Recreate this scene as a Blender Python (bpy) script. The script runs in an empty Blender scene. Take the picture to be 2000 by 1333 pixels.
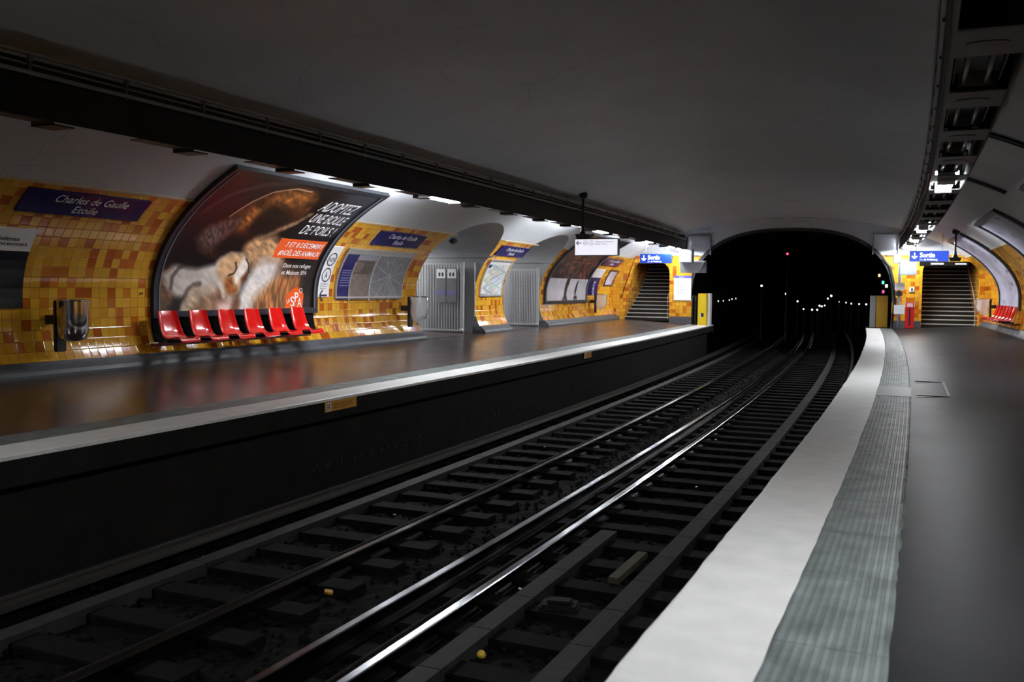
import bpy, bmesh, math, random
import numpy as np
from mathutils import Matrix, Vector
from mathutils.geometry import tessellate_polygon
random.seed(7)
SC = bpy.context.scene
COL = SC.collection
PI = math.pi

# ------------------------------------------------------------ camera, world, exposure
# station frame: s = distance along the (gently left-turning) track, o = offset to the right of
# the centreline, z = height above the platform edge.
RAD = 485.4
def W(s, o, z):
    a = s / RAD
    return Vector(((RAD + o) * math.cos(a) - RAD, (RAD + o) * math.sin(a), z))

F_PX, HOR, ROLL, YAW, CAM_Z, CAM_O = 1819.16, 562.78, .00958, .42877, 1.38485, 3.865
pitch = -math.atan((666.5 - HOR) / F_PX)
fw = Vector((-math.sin(YAW) * math.cos(pitch), math.cos(YAW) * math.cos(pitch), math.sin(pitch)))
rt = Vector((math.cos(YAW), math.sin(YAW), 0)); up = rt.cross(fw)
rt2 = rt * math.cos(ROLL) + up * math.sin(ROLL); up2 = up * math.cos(ROLL) - rt * math.sin(ROLL)
cam_d = bpy.data.cameras.new('camera'); cam = bpy.data.objects.new('camera', cam_d); COL.objects.link(cam)
M = Matrix.Identity(4)
for i in range(3):
    M[i][0], M[i][1], M[i][2], M[i][3] = rt2[i], up2[i], -fw[i], (CAM_O, 0, CAM_Z)[i]
cam.matrix_world = M
cam_d.sensor_fit = 'HORIZONTAL'; cam_d.sensor_width = 36; cam_d.lens = 36 * F_PX / 2000
cam_d.clip_start = .05; cam_d.clip_end = 400
cam_d.dof.use_dof = True; cam_d.dof.focus_distance = 13.5; cam_d.dof.aperture_fstop = 2.4
SC.camera = cam

world = bpy.data.worlds.new('underground_dark'); SC.world = world; world.use_nodes = True
world.node_tree.nodes['Background'].inputs[0].default_value = (.01, .011, .012, 1)
world.node_tree.nodes['Background'].inputs[1].default_value = .0
SC.view_settings.view_transform = 'Standard'; SC.view_settings.look = 'None'
SC.view_settings.exposure = 0.0; SC.view_settings.gamma = 1.0; SC.view_settings.use_curve_mapping = False
TUBE = 270.0            # radiance of the fluorescent tubes that are on

# ------------------------------------------------------------ materials
def srgb(r, g, b):
    f = lambda c: ((c / 255 + .055) / 1.055) ** 2.4 if c > 10 else c / 255 / 12.92
    return (f(r), f(g), f(b), 1)
def nt(m): return m.node_tree.nodes, m.node_tree.links
def mat(name, col, rough=.5, metal=0, noise=0, nscale=8, bump=0, bscale=30, spec=.5, emit=None, estr=0, coat=0, trans=0, rvar=0):
    m = bpy.data.materials.new(name); m.use_nodes = True
    N, L = nt(m); b = N['Principled BSDF']
    b.inputs['Base Color'].default_value = col; b.inputs['Roughness'].default_value = rough
    b.inputs['Metallic'].default_value = metal; b.inputs['Specular IOR Level'].default_value = spec
    b.inputs['Coat Weight'].default_value = coat; b.inputs['Transmission Weight'].default_value = trans
    if emit: b.inputs['Emission Color'].default_value = emit; b.inputs['Emission Strength'].default_value = estr
    tc = N.new('ShaderNodeTexCoord')
    if noise or rvar:
        n = N.new('ShaderNodeTexNoise'); n.inputs['Scale'].default_value = nscale; n.inputs['Detail'].default_value = 6
        L.new(tc.outputs['Object'], n.inputs['Vector'])
        if noise:
            mx = N.new('ShaderNodeMix'); mx.data_type = 'RGBA'; mx.blend_type = 'MULTIPLY'
            mx.inputs[0].default_value = 1
            r = N.new('ShaderNodeMapRange'); r.inputs[1].default_value = .3; r.inputs[2].default_value = .7
            r.inputs[3].default_value = 1 - noise; r.inputs[4].default_value = 1
            L.new(n.outputs['Fac'], r.inputs[0]); L.new(r.outputs[0], mx.inputs[7])
            mx.inputs[6].default_value = col; L.new(mx.outputs[2], b.inputs['Base Color'])
        if rvar:
            r = N.new('ShaderNodeMapRange'); r.inputs[1].default_value = .3; r.inputs[2].default_value = .7
            r.inputs[3].default_value = rough - rvar; r.inputs[4].default_value = rough + rvar
            L.new(n.outputs['Fac'], r.inputs[0]); L.new(r.outputs[0], b.inputs['Roughness'])
    if bump:
        n2 = N.new('ShaderNodeTexNoise'); n2.inputs['Scale'].default_value = bscale; n2.inputs['Detail'].default_value = 5
        L.new(tc.outputs['Object'], n2.inputs['Vector'])
        bp = N.new('ShaderNodeBump'); bp.inputs['Strength'].default_value = bump; bp.inputs['Distance'].default_value = .01
        L.new(n2.outputs['Fac'], bp.inputs['Height']); L.new(bp.outputs[0], b.inputs['Normal'])
    return m

def mat_tile():
    T = .145
    m = bpy.data.materials.new('glazed_yellow_tiles'); m.use_nodes = True
    N, L = nt(m); b = N['Principled BSDF']
    uv = N.new('ShaderNodeUVMap'); uv.uv_map = 'UVMap'
    sc = N.new('ShaderNodeVectorMath'); sc.operation = 'SCALE'; sc.inputs[3].default_value = 1 / T
    L.new(uv.outputs[0], sc.inputs[0])
    fl = N.new('ShaderNodeVectorMath'); fl.operation = 'FLOOR'; L.new(sc.outputs[0], fl.inputs[0])
    fr = N.new('ShaderNodeVectorMath'); fr.operation = 'FRACTION'; L.new(sc.outputs[0], fr.inputs[0])
    wn = N.new('ShaderNodeTexWhiteNoise'); wn.noise_dimensions = '2D'; L.new(fl.outputs[0], wn.inputs['Vector'])
    cr = N.new('ShaderNodeValToRGB'); cr.color_ramp.interpolation = 'CONSTANT'
    E = cr.color_ramp.elements
    cols = [(0, srgb(220, 162, 44)), (.22, srgb(228, 172, 52)), (.45, srgb(214, 152, 40)), (.62, srgb(224, 166, 54)),
            (.74, srgb(190, 104, 26)), (.84, srgb(176, 88, 22)), (.93, srgb(200, 118, 34))]
    E[0].position = 0; E[0].color = cols[0][1]; E[1].position = cols[1][0]; E[1].color = cols[1][1]
    for p, c in cols[2:]:
        e = E.new(p); e.color = c
    L.new(wn.outputs['Value'], cr.inputs[0])
    # distance to the tile's edge -> grout and bevel
    s = N.new('ShaderNodeSeparateXYZ'); L.new(fr.outputs[0], s.inputs[0])
    def edge(o):
        a = N.new('ShaderNodeMath'); a.operation = 'PINGPONG'; a.inputs[1].default_value = .5; L.new(o, a.inputs[0]); return a.outputs[0]
    mn = N.new('ShaderNodeMath'); mn.operation = 'MINIMUM'; L.new(edge(s.outputs[0]), mn.inputs[0]); L.new(edge(s.outputs[1]), mn.inputs[1])
    g = N.new('ShaderNodeMapRange'); g.inputs[1].default_value = .012; g.inputs[2].default_value = .024; L.new(mn.outputs[0], g.inputs[0])
    mx = N.new('ShaderNodeMix'); mx.data_type = 'RGBA'; L.new(g.outputs[0], mx.inputs[0])
    mx.inputs[6].default_value = srgb(120, 84, 34); L.new(cr.outputs[0], mx.inputs[7])
    L.new(mx.outputs[2], b.inputs['Base Color'])
    b.inputs['Roughness'].default_value = .09; b.inputs['Specular IOR Level'].default_value = .6
    bv = N.new('ShaderNodeMapRange'); bv.inputs[1].default_value = 0; bv.inputs[2].default_value = .09; bv.interpolation_type = 'SMOOTHSTEP'
    L.new(mn.outputs[0], bv.inputs[0])
    n2 = N.new('ShaderNodeTexNoise'); n2.inputs['Scale'].default_value = 1.6; L.new(sc.outputs[0], n2.inputs['Vector'])
    # a slight lean of its own for every tile
    wc = N.new('ShaderNodeVectorMath'); wc.operation = 'SUBTRACT'; wc.inputs[1].default_value = (.5, .5, .5); L.new(wn.outputs['Color'], wc.inputs[0])
    dt = N.new('ShaderNodeVectorMath'); dt.operation = 'DOT_PRODUCT'; L.new(wc.outputs[0], dt.inputs[0]); L.new(fr.outputs[0], dt.inputs[1])
    a1 = N.new('ShaderNodeMath'); a1.operation = 'MULTIPLY_ADD'; a1.inputs[1].default_value = .35; L.new(n2.outputs['Fac'], a1.inputs[0]); L.new(bv.outputs[0], a1.inputs[2])
    a2 = N.new('ShaderNodeMath'); a2.operation = 'MULTIPLY_ADD'; a2.inputs[1].default_value = .7; L.new(dt.outputs['Value'], a2.inputs[0]); L.new(a1.outputs[0], a2.inputs[2])
    bp = N.new('ShaderNodeBump'); bp.inputs['Strength'].default_value = .6; bp.inputs['Distance'].default_value = .0035
    L.new(a2.outputs[0], bp.inputs['Height']); L.new(bp.outputs[0], b.inputs['Normal'])
    return m

def mat_attr(name, rough=.25, emit=0, spec=.5):
    m = bpy.data.materials.new(name); m.use_nodes = True
    N, L = nt(m); b = N['Principled BSDF']
    a = N.new('ShaderNodeVertexColor'); a.layer_name = 'print'
    L.new(a.outputs[0], b.inputs['Base Color']); b.inputs['Roughness'].default_value = rough
    b.inputs['Specular IOR Level'].default_value = spec
    if emit: L.new(a.outputs[0], b.inputs['Emission Color']); b.inputs['Emission Strength'].default_value = emit
    return m

def mat_plaster():
    m = mat('cream_plaster', srgb(222, 222, 220), .55, bump=.35, bscale=5)
    N, L = nt(m); b = N['Principled BSDF']
    tc = N.new('ShaderNodeTexCoord')
    n = N.new('ShaderNodeTexNoise'); n.inputs['Scale'].default_value = .7; n.inputs['Detail'].default_value = 8; L.new(tc.outputs['Object'], n.inputs['Vector'])
    v = N.new('ShaderNodeTexVoronoi'); v.feature = 'DISTANCE_TO_EDGE'; v.inputs['Scale'].default_value = .35
    ad = N.new('ShaderNodeVectorMath'); ad.operation = 'ADD'; L.new(tc.outputs['Object'], ad.inputs[0])
    sc = N.new('ShaderNodeVectorMath'); sc.operation = 'SCALE'; sc.inputs[3].default_value = 1.2; L.new(n.outputs['Color'], sc.inputs[0]); L.new(sc.outputs[0], ad.inputs[1])
    L.new(ad.outputs[0], v.inputs['Vector'])
    r = N.new('ShaderNodeMapRange'); r.inputs[1].default_value = 0; r.inputs[2].default_value = .006; r.inputs[3].default_value = .82; r.inputs[4].default_value = 1; L.new(v.outputs[0], r.inputs[0])
    r2 = N.new('ShaderNodeMapRange'); r2.inputs[1].default_value = .3; r2.inputs[2].default_value = .75; r2.inputs[3].default_value = .86; r2.inputs[4].default_value = 1; L.new(n.outputs['Fac'], r2.inputs[0])
    mu = N.new('ShaderNodeMath'); mu.operation = 'MULTIPLY'; L.new(r.outputs[0], mu.inputs[0]); L.new(r2.outputs[0], mu.inputs[1])
    mx = N.new('ShaderNodeMix'); mx.data_type = 'RGBA'; mx.blend_type = 'MULTIPLY'; mx.inputs[0].default_value = 1
    mx.inputs[6].default_value = srgb(200, 203, 208); L.new(mu.outputs[0], mx.inputs[7]); L.new(mx.outputs[2], b.inputs['Base Color'])
    return m

def mat_floor(name, c1, c2, r0, r1, sp):
    m = bpy.data.materials.new(name); m.use_nodes = True
    N, L = nt(m); b = N['Principled BSDF']; b.inputs['Specular IOR Level'].default_value = sp; tc = N.new('ShaderNodeTexCoord')
    n = N.new('ShaderNodeTexNoise'); n.inputs['Scale'].default_value = 1.3; n.inputs['Detail'].default_value = 7; L.new(tc.outputs['Object'], n.inputs['Vector'])
    n3 = N.new('ShaderNodeTexNoise'); n3.inputs['Scale'].default_value = 90; n3.inputs['Detail'].default_value = 3; L.new(tc.outputs['Object'], n3.inputs['Vector'])
    cr = N.new('ShaderNodeValToRGB'); cr.color_ramp.elements[0].color = c1; cr.color_ramp.elements[1].color = c2
    cr.color_ramp.elements[0].position = .35; cr.color_ramp.elements[1].position = .65
    ad = N.new('ShaderNodeMath'); ad.operation = 'MULTIPLY_ADD'; ad.inputs[1].default_value = .25; L.new(n3.outputs['Fac'], ad.inputs[0]); L.new(n.outputs['Fac'], ad.inputs[2])
    sb = N.new('ShaderNodeMath'); sb.operation = 'SUBTRACT'; sb.inputs[1].default_value = .125; L.new(ad.outputs[0], sb.inputs[0])
    L.new(sb.outputs[0], cr.inputs[0]); L.new(cr.outputs[0], b.inputs['Base Color'])
    r = N.new('ShaderNodeMapRange'); r.inputs[1].default_value = .35; r.inputs[2].default_value = .65; r.inputs[3].default_value = r0; r.inputs[4].default_value = r1
    L.new(n.outputs['Fac'], r.inputs[0]); L.new(r.outputs[0], b.inputs['Roughness'])
    bp = N.new('ShaderNodeBump'); bp.inputs['Strength'].default_value = .25; bp.inputs['Distance'].default_value = .002
    L.new(n3.outputs['Fac'], bp.inputs['Height']); L.new(bp.outputs[0], b.inputs['Normal'])
    return m

def mat_tactile():
    m = bpy.data.materials.new('grey_ribbed_tactile'); m.use_nodes = True
    N, L = nt(m); b = N['Principled BSDF']; uv = N.new('ShaderNodeUVMap'); uv.uv_map = 'UVMap'
    s = N.new('ShaderNodeSeparateXYZ'); L.new(uv.outputs[0], s.inputs[0])
    def wave(o, per, k):
        a = N.new('ShaderNodeMath'); a.operation = 'MULTIPLY'; a.inputs[1].default_value = 1 / per; L.new(o, a.inputs[0])
        c = N.new('ShaderNodeMath'); c.operation = 'PINGPONG'; c.inputs[1].default_value = .5; L.new(a.outputs[0], c.inputs[0])
        d = N.new('ShaderNodeMapRange'); d.inputs[1].default_value = .12; d.inputs[2].default_value = .3; d.inputs[4].default_value = k; L.new(c.outputs[0], d.inputs[0]); return d.outputs[0]
    w1 = wave(s.outputs[1], .037, 1); w2 = wave(s.outputs[0], .025, .35)
    jt = N.new('ShaderNodeMath'); jt.operation = 'MULTIPLY'; jt.inputs[1].default_value = 1 / .92; L.new(s.outputs[0], jt.inputs[0])
    jf = N.new('ShaderNodeMath'); jf.operation = 'FRACT'; L.new(jt.outputs[0], jf.inputs[0])
    jr = N.new('ShaderNodeMapRange'); jr.inputs[1].default_value = .004; jr.inputs[2].default_value = .014; L.new(jf.outputs[0], jr.inputs[0])
    ad = N.new('ShaderNodeMath'); ad.operation = 'ADD'; L.new(w1, ad.inputs[0]); L.new(w2, ad.inputs[1])
    ml = N.new('ShaderNodeMath'); ml.operation = 'MULTIPLY'; L.new(ad.outputs[0], ml.inputs[0]); L.new(jr.outputs[0], ml.inputs[1])
    bp = N.new('ShaderNodeBump'); bp.inputs['Strength'].default_value = 1; bp.inputs['Distance'].default_value = .006
    L.new(ml.outputs[0], bp.inputs['Height']); L.new(bp.outputs[0], b.inputs['Normal'])
    n = N.new('ShaderNodeTexNoise'); n.inputs['Scale'].default_value = 5; n.inputs['Detail'].default_value = 8; L.new(uv.outputs[0], n.inputs['Vector'])
    cr = N.new('ShaderNodeValToRGB'); cr.color_ramp.elements[0].position = .35; cr.color_ramp.elements[1].position = .7
    cr.color_ramp.elements[0].color = srgb(98, 106, 106); cr.color_ramp.elements[1].color = srgb(140, 150, 150)
    L.new(n.outputs['Fac'], cr.inputs[0])
    mx = N.new('ShaderNodeMix'); mx.data_type = 'RGBA'; mx.blend_type = 'MULTIPLY'; mx.inputs[0].default_value = .45
    gd = N.new('ShaderNodeMapRange'); gd.inputs[1].default_value = 0; gd.inputs[2].default_value = .8; gd.inputs[3].default_value = .25; L.new(ml.outputs[0], gd.inputs[0])
    L.new(cr.outputs[0], mx.inputs[6]); L.new(gd.outputs[0], mx.inputs[7]); L.new(mx.outputs[2], b.inputs['Base Color'])
    b.inputs['Roughness'].default_value = .42; b.inputs['Specular IOR Level'].default_value = .3
    return m

TILE = mat_tile()
PLASTER = mat_plaster()  # slightly cool off-white
GREYWALL = mat('grey_painted_wall', srgb(146, 147, 149), .5, noise=.12, nscale=2, bump=.2, bscale=8)
FLOOR_L = mat_floor('polished_brown_asphalt', srgb(62, 49, 46), srgb(72, 59, 56), .2, .26, .4)
FLOOR_R = mat_floor('polished_grey_asphalt', srgb(33, 33, 35), srgb(43, 43, 45), .36, .39, .02)
WHITE_PAINT = mat('worn_white_paint', srgb(236, 236, 234), .45, noise=.13, nscale=5, bump=.3, bscale=25)
TACT = mat_tactile()
PLINTH = mat('grey_cement', srgb(80, 84, 90), .5, noise=.3, nscale=6, bump=.3)
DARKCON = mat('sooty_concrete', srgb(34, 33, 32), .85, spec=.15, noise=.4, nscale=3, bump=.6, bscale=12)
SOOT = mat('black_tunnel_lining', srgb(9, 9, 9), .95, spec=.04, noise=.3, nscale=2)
BALLAST = mat('dark_ballast', srgb(22, 21, 20), .9, spec=.08, noise=.5, nscale=25, bump=1, bscale=40)
STEEL = mat('polished_rail_steel', srgb(112, 112, 116), .2, 1, rvar=.06, nscale=3)
RUST = mat('rusty_steel', srgb(36, 32, 29), .75, .1, spec=.15, noise=.4, nscale=15)
PLANK = mat('grey_track_slab', srgb(52, 51, 51), .7, spec=.15, noise=.3, nscale=7)
WOOD = mat('creosoted_wood', srgb(19, 18, 17), .85, spec=.08, noise=.4, nscale=10, bump=.5)
BLACK = mat('black_painted_metal', srgb(26, 26, 28), .4, noise=.2)
BEAMM = mat('dark_grey_beam_metal', srgb(34, 34, 36), .6, .0, noise=.2, nscale=3, spec=.25)
BEAMU = mat('grey_beam_underside', srgb(88, 88, 90), .5, .1, noise=.15, nscale=3)
BARE = mat('galvanised_steel', srgb(188, 188, 190), .35, .25, noise=.15, nscale=20)
STAIN = mat('stainless_steel', srgb(200, 200, 205), .14, 1, rvar=.04, nscale=5)
RED = mat('glossy_red_shell', srgb(214, 20, 16), .16, coat=.6)
DRED = mat('dark_red_metal', srgb(96, 16, 14), .35)
FRAME = mat('dark_grey_frame', srgb(50, 54, 62), .35, .4)
ALU = mat('aluminium_frame', srgb(205, 205, 205), .3, .7)
BLUE = mat('navy_enamel', srgb(14, 14, 88), .18)
WHITE = mat('white_enamel', srgb(240, 240, 240), .3)
INK = mat('navy_ink', srgb(24, 24, 70), .4)
BINK = mat('black_ink', srgb(18, 18, 20), .5)
ORANGE = mat('orange_print', srgb(232, 92, 34), .25)
YELLOW = mat('yellow_paint', srgb(238, 206, 24), .35, noise=.06)
YLABEL = mat('amber_label', srgb(214, 150, 34), .45, noise=.1)
GREYBOX = mat('blue_grey_casing', srgb(150, 158, 176), .4)
REDBOX = mat('red_cabinet_paint', srgb(196, 20, 30), .3)
STEP = mat('dark_stone_steps', srgb(34, 31, 30), .6, noise=.3, spec=.2)
NOSE = mat('worn_bright_step_edge', srgb(206, 204, 196), .3, noise=.1)
BAG = mat('clear_plastic_sack', srgb(225, 225, 230), .22)
BAG.node_tree.nodes['Principled BSDF'].inputs['Alpha'].default_value = .42
CONDUIT = mat('pale_grey_conduit', srgb(140, 140, 142), .4)
BRACK = mat('grey_bracket', srgb(96, 96, 98), .5)
TRIMM = mat('grey_poster_trim', srgb(110, 112, 120), .35)
def emis(name, c, st): return mat(name, c, .5, emit=c, estr=st)
TUBE_ON = emis('lit_tube', (.93, .965, 1, 1), TUBE)
TUBE_OFF = mat('unlit_tube', srgb(110, 110, 110), .3)
LITW = emis('lit_white_panel', srgb(240, 240, 252), .92)
LITB = emis('lit_blue_panel', srgb(30, 76, 205), .42)
LITT = emis('lit_white_letters', (1, 1, 1, 1), 1.6)
DOT = emis('tunnel_lamp_glass', (1, .97, .9, 1), 5)
DOTR = emis('red_signal_glass', (1, .05, .1, 1), 4)
DOTG = emis('green_signal_glass', (.1, 1, .6, 1), 2.5)
PRINT = mat_attr('glossy_print', .3)
PRINTM = mat_attr('matt_print', .55, spec=.3)

# ------------------------------------------------------------ mesh helpers
def link(name, verts, faces, m, parent=None, uv=None, smooth=False, mats=None, fm=None):
    me = bpy.data.meshes.new(name); me.from_pydata([tuple(v) for v in verts], [], faces)
    for x in (mats or [m]): me.materials.append(x)
    if fm is not None: me.polygons.foreach_set('material_index', fm)
    if uv is not None:
        l = me.uv_layers.new(name='UVMap'); vi = np.zeros(len(me.loops), dtype=np.int32); me.loops.foreach_get('vertex_index', vi)
        l.data.foreach_set('uv', np.asarray(uv, dtype=np.float32)[vi].ravel())
    if smooth: me.polygons.foreach_set('use_smooth', [True] * len(me.polygons))
    me.update()
    o = bpy.data.objects.new(name, me); COL.objects.link(o)
    if parent: o.parent = parent
    return o
def tag(o, label=None, cat=None, group=None, kind=None):
    for k, v in (('label', label), ('category', cat), ('group', group), ('kind', kind)):
        if v: o[k] = v
    return o
def struct(o): o['kind'] = 'structure'; return o
def empty(name, loc, rz=0):
    o = bpy.data.objects.new(name, None); COL.objects.link(o); o.location = loc; o.rotation_euler = (0, 0, rz); o.empty_display_size = .1
    return o
class MB:
    def __init__(s): s.v = []; s.f = []
    def add(s, vs, fs):
        n = len(s.v); s.v += [Vector(v) for v in vs]; s.f += [tuple(i + n for i in f) for f in fs]
    def box(s, x0, x1, y0, y1, z0, z1, ch=0):
        if ch:
            bm = bmesh.new(); bmesh.ops.create_cube(bm, size=1)
            for v in bm.verts: v.co = Vector(((x0 + x1) / 2 + v.co.x * (x1 - x0), (y0 + y1) / 2 + v.co.y * (y1 - y0), (z0 + z1) / 2 + v.co.z * (z1 - z0)))
            bmesh.ops.bevel(bm, geom=bm.edges[:], offset=ch, segments=2, affect='EDGES')
            bm.verts.index_update(); s.add([v.co.copy() for v in bm.verts], [[v.index for v in f.verts] for f in bm.faces]); bm.free(); return
        s.add([(x0, y0, z0), (x1, y0, z0), (x1, y1, z0), (x0, y1, z0), (x0, y0, z1), (x1, y0, z1), (x1, y1, z1), (x0, y1, z1)],
              [(0, 3, 2, 1), (4, 5, 6, 7), (0, 1, 5, 4), (1, 2, 6, 5), (2, 3, 7, 6), (3, 0, 4, 7)])
    def tube(s, pts, r, n=10, caps=True):
        pts = [Vector(p) for p in pts]; rs = r if isinstance(r, (list, tuple)) else [r] * len(pts)
        rings = []
        for i, p in enumerate(pts):
            d = (pts[min(i + 1, len(pts) - 1)] - pts[max(i - 1, 0)]).normalized()
            a = d.cross(Vector((0, 0, 1)));
            if a.length < .05: a = d.cross(Vector((0, 1, 0)))
            a.normalize(); b = d.cross(a)
            rings.append([p + (a * math.cos(2 * PI * k / n) + b * math.sin(2 * PI * k / n)) * rs[i] for k in range(n)])
        vs = [v for r_ in rings for v in r_]; fs = []
        for i in range(len(pts) - 1):
            for k in range(n): fs.append((i * n + k, i * n + (k + 1) % n, (i + 1) * n + (k + 1) % n, (i + 1) * n + k))
        if caps: fs.append(tuple(range(n - 1, -1, -1))); fs.append(tuple((len(pts) - 1) * n + k for k in range(n)))
        s.add(vs, fs)
    def lathe(s, prof, n=20, c=(0, 0)):
        vs = []; fs = []
        for r, z in prof: vs += [(c[0] + r * math.cos(2 * PI * k / n), c[1] + r * math.sin(2 * PI * k / n), z) for k in range(n)]
        for i in range(len(prof) - 1):
            for k in range(n): fs.append((i * n + k, i * n + (k + 1) % n, (i + 1) * n + (k + 1) % n, (i + 1) * n + k))
        s.add(vs, fs)
    def obj(s, name, m, parent=None, smooth=False):
        return link(name, s.v, s.f, m, parent, smooth=smooth)
def sweep(prof, s0, s1, step=1.0, closed=True):
    """profile [(o,z)] swept along the track -> verts, faces, uv(s, length along profile)"""
    n = max(1, int(round((s1 - s0) / step))); ss = [s0 + (s1 - s0) * i / n for i in range(n + 1)]
    k = len(prof); v = [W(s, o, z) for s in ss for o, z in prof]; f = []
    d = [0]
    for i in range(1, k): d.append(d[-1] + math.hypot(prof[i][0] - prof[i - 1][0], prof[i][1] - prof[i - 1][1]))
    uv = [(s, d[j]) for s in ss for j in range(k)]
    for i in range(n):
        for j in range(k if closed else k - 1):
            j2 = (j + 1) % k; f.append((i * k + j, i * k + j2, (i + 1) * k + j2, (i + 1) * k + j))
    if closed: f.append(tuple(range(k))[::-1]); f.append(tuple(n * k + j for j in range(k)))
    return v, f, uv
def swept(name, prof, s0, s1, m, parent=None, step=1.0, closed=True, smooth=False):
    v, f, uv = sweep(prof, s0, s1, step, closed); return link(name, v, f, m, parent, uv=uv, smooth=smooth)
def rect(o0, o1, z0, z1): return [(o0, z0), (o1, z0), (o1, z1), (o0, z1)]

# ------------------------------------------------------------ vault profile
A_, Z0, B_ = 7.0, 1.2, 3.0
PR = [(A_ - .52 * max(0, .9 - z) ** 2, z) for z in np.linspace(0, Z0, 60)] + \
     [(A_ * math.cos(t), Z0 + B_ * math.sin(t)) for t in np.linspace(0, PI / 2, 800)[1:]]
PR = np.array(PR); AL = np.concatenate([[0], np.cumsum(np.hypot(*np.diff(PR, axis=0).T))]); ATOT = float(AL[-1])
def a_of(z): return float(np.interp(z, PR[:, 1], AL))
def surf(side, s, a, d=0.0):
    """point on the vault: side -1 left / +1 right, a = arc height above z=0, d = distance inwards"""
    o = float(np.interp(a, AL, PR[:, 0])); z = float(np.interp(a, AL, PR[:, 1]))
    e = .03; o2 = float(np.interp(a + e, AL, PR[:, 0])) - float(np.interp(a - e, AL, PR[:, 0])); z2 = float(np.interp(a + e, AL, PR[:, 1])) - float(np.interp(a - e, AL, PR[:, 1]))
    l = math.hypot(o2, z2) or 1; no, nz = -z2 / l, o2 / l      # inwards
    return W(s, side * (o + no * d), z + nz * d)
AT = a_of(2.64); SEND = 37.3; SBEG = -7.0
OPEN = [(19.38, 22.8), (24.85, 28.02)]
def arch_z(s, op):
    c = (op[0] + op[1]) / 2; h = (op[1] - op[0]) / 2; t = min(1, abs((s - c) / h))
    return 2.2 + .78 * math.sqrt(max(0, 1 - t * t))
def in_open(s):
    for op in OPEN:
        if op[0] <= s <= op[1]: return op
    return None

def wall_grid(side, name, m, a_lo, a_hi, rows, openings):
    """surface between arc heights; openings cut from below up to the arch"""
    segs = []; cuts = [SBEG]
    if openings:
        for op in OPEN: cuts += [op[0], op[1]]
    cuts.append(SEND)
    V = []; F = []; UV = []
    for i in range(len(cuts) - 1):
        s0, s1 = cuts[i], cuts[i + 1]; isop = openings and i % 2 == 1; op = (s0, s1)
        n = max(2, int((s1 - s0) / (.09 if isop else .6))); base = len(V)
        for k in range(n + 1):
            if isop: s = (s0 + s1) / 2 - (s1 - s0) / 2 * math.cos(PI * k / n)
            else: s = s0 + (s1 - s0) * k / n
            lo = a_lo
            if isop: lo = min(max(a_lo, a_of(arch_z(s, op))), a_hi)
            for r in range(rows + 1):
                a = lo + (a_hi - lo) * r / rows
                V.append(surf(side, s, a)); UV.append((s, a))
        for k in range(n):
            for r in range(rows):
                q = base + k * (rows + 1) + r
                if (V[q] - V[q + 1]).length < 1e-5 and (V[q + rows + 1] - V[q + rows + 2]).length < 1e-5: continue
                F.append((q, q + 1, q + rows + 2, q + rows + 1) if side < 0 else (q, q + rows + 1, q + rows + 2, q + 1))
    return link(name, V, F, m, uv=UV, smooth=True)

ZW = .17                     # platform height at the wall (it falls gently to the edge)
AP = a_of(.34)
struct(wall_grid(-1, 'wall_left', TILE, AP, AT, 22, True))
struct(wall_grid(1, 'wall_right', TILE, AP, AT, 22, False))
# ceiling: one vault from tile top to tile top
def ceiling():
    V = []; F = []
    def half(side, openings, rows=26):
        cuts = [SBEG] + ([c for op in OPEN for c in op] if openings else []) + [SEND]
        for i in range(len(cuts) - 1):
            s0, s1 = cuts[i], cuts[i + 1]; isop = openings and i % 2 == 1; n = max(2, int((s1 - s0) / (.09 if isop else .6))); base = len(V)
            for k in range(n + 1):
                s = (s0 + s1) / 2 - (s1 - s0) / 2 * math.cos(PI * k / n) if isop else s0 + (s1 - s0) * k / n
                lo = AT if not isop else max(AT, a_of(arch_z(s, (s0, s1))))
                for r in range(rows + 1): V.append(surf(side, s, lo + (ATOT - lo) * r / rows))
            for k in range(n):
                for r in range(rows):
                    q = base + k * (rows + 1) + r
                    F.append((q, q + 1, q + rows + 2, q + rows + 1) if side < 0 else (q, q + rows + 1, q + rows + 2, q + 1))
    half(-1, True); half(1, False)
    return struct(link('ceiling', V, F, PLASTER, smooth=True))
ceiling()
# thin cement bead that closes the tiling at the top, broken by the first opening's arch
for side, nm in ((-1, 'left'), (1, 'right')):
    V = []; F = []
    spans = [(SBEG, 19.85), (22.85, 25.45), (28.0, SEND)] if side < 0 else [(SBEG, SEND)]
    for s0, s1 in spans:
        n = int((s1 - s0) / 1) + 1; b = len(V)
        for k in range(n + 1):
            s = s0 + (s1 - s0) * k / n
            for da, d in ((-.02, .001), (-.02, .014), (.02, .014), (.02, .001)): V.append(surf(side, s, AT + da, d))
        for k in range(n):
            for j in range(3): F.append((b + k * 4 + j, b + k * 4 + j + 1, b + (k + 1) * 4 + j + 1, b + (k + 1) * 4 + j))
    struct(link('trim_1' if side < 0 else 'trim_2', V, F, mat('pale_bead_' + nm, srgb(196, 176, 140), .4)))
# cement skirting
for side, nm in ((-1, 'left'), (1, 'right')):
    pr = [(side * 7.05, ZW - .05), (side * 6.67, ZW - .05), (side * 6.67, ZW + .02), (side * 6.70, ZW + .07), (side * 6.78, .31), (side * 6.81, .345), (side * 7.05, .35)]
    spans = [(SBEG, 19.38), (22.8, 24.85), (28.02, SEND)] if side < 0 else [(SBEG, SEND)]
    V = []; F = []; U = []
    for s0, s1 in spans:
        v, f, u = sweep(pr, s0, s1, 1.2); n = len(V); V += v; F += [tuple(i + n for i in g) for g in f]; U += u
    struct(link('baseboard_' + nm, V, F, PLINTH, uv=U))

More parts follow.
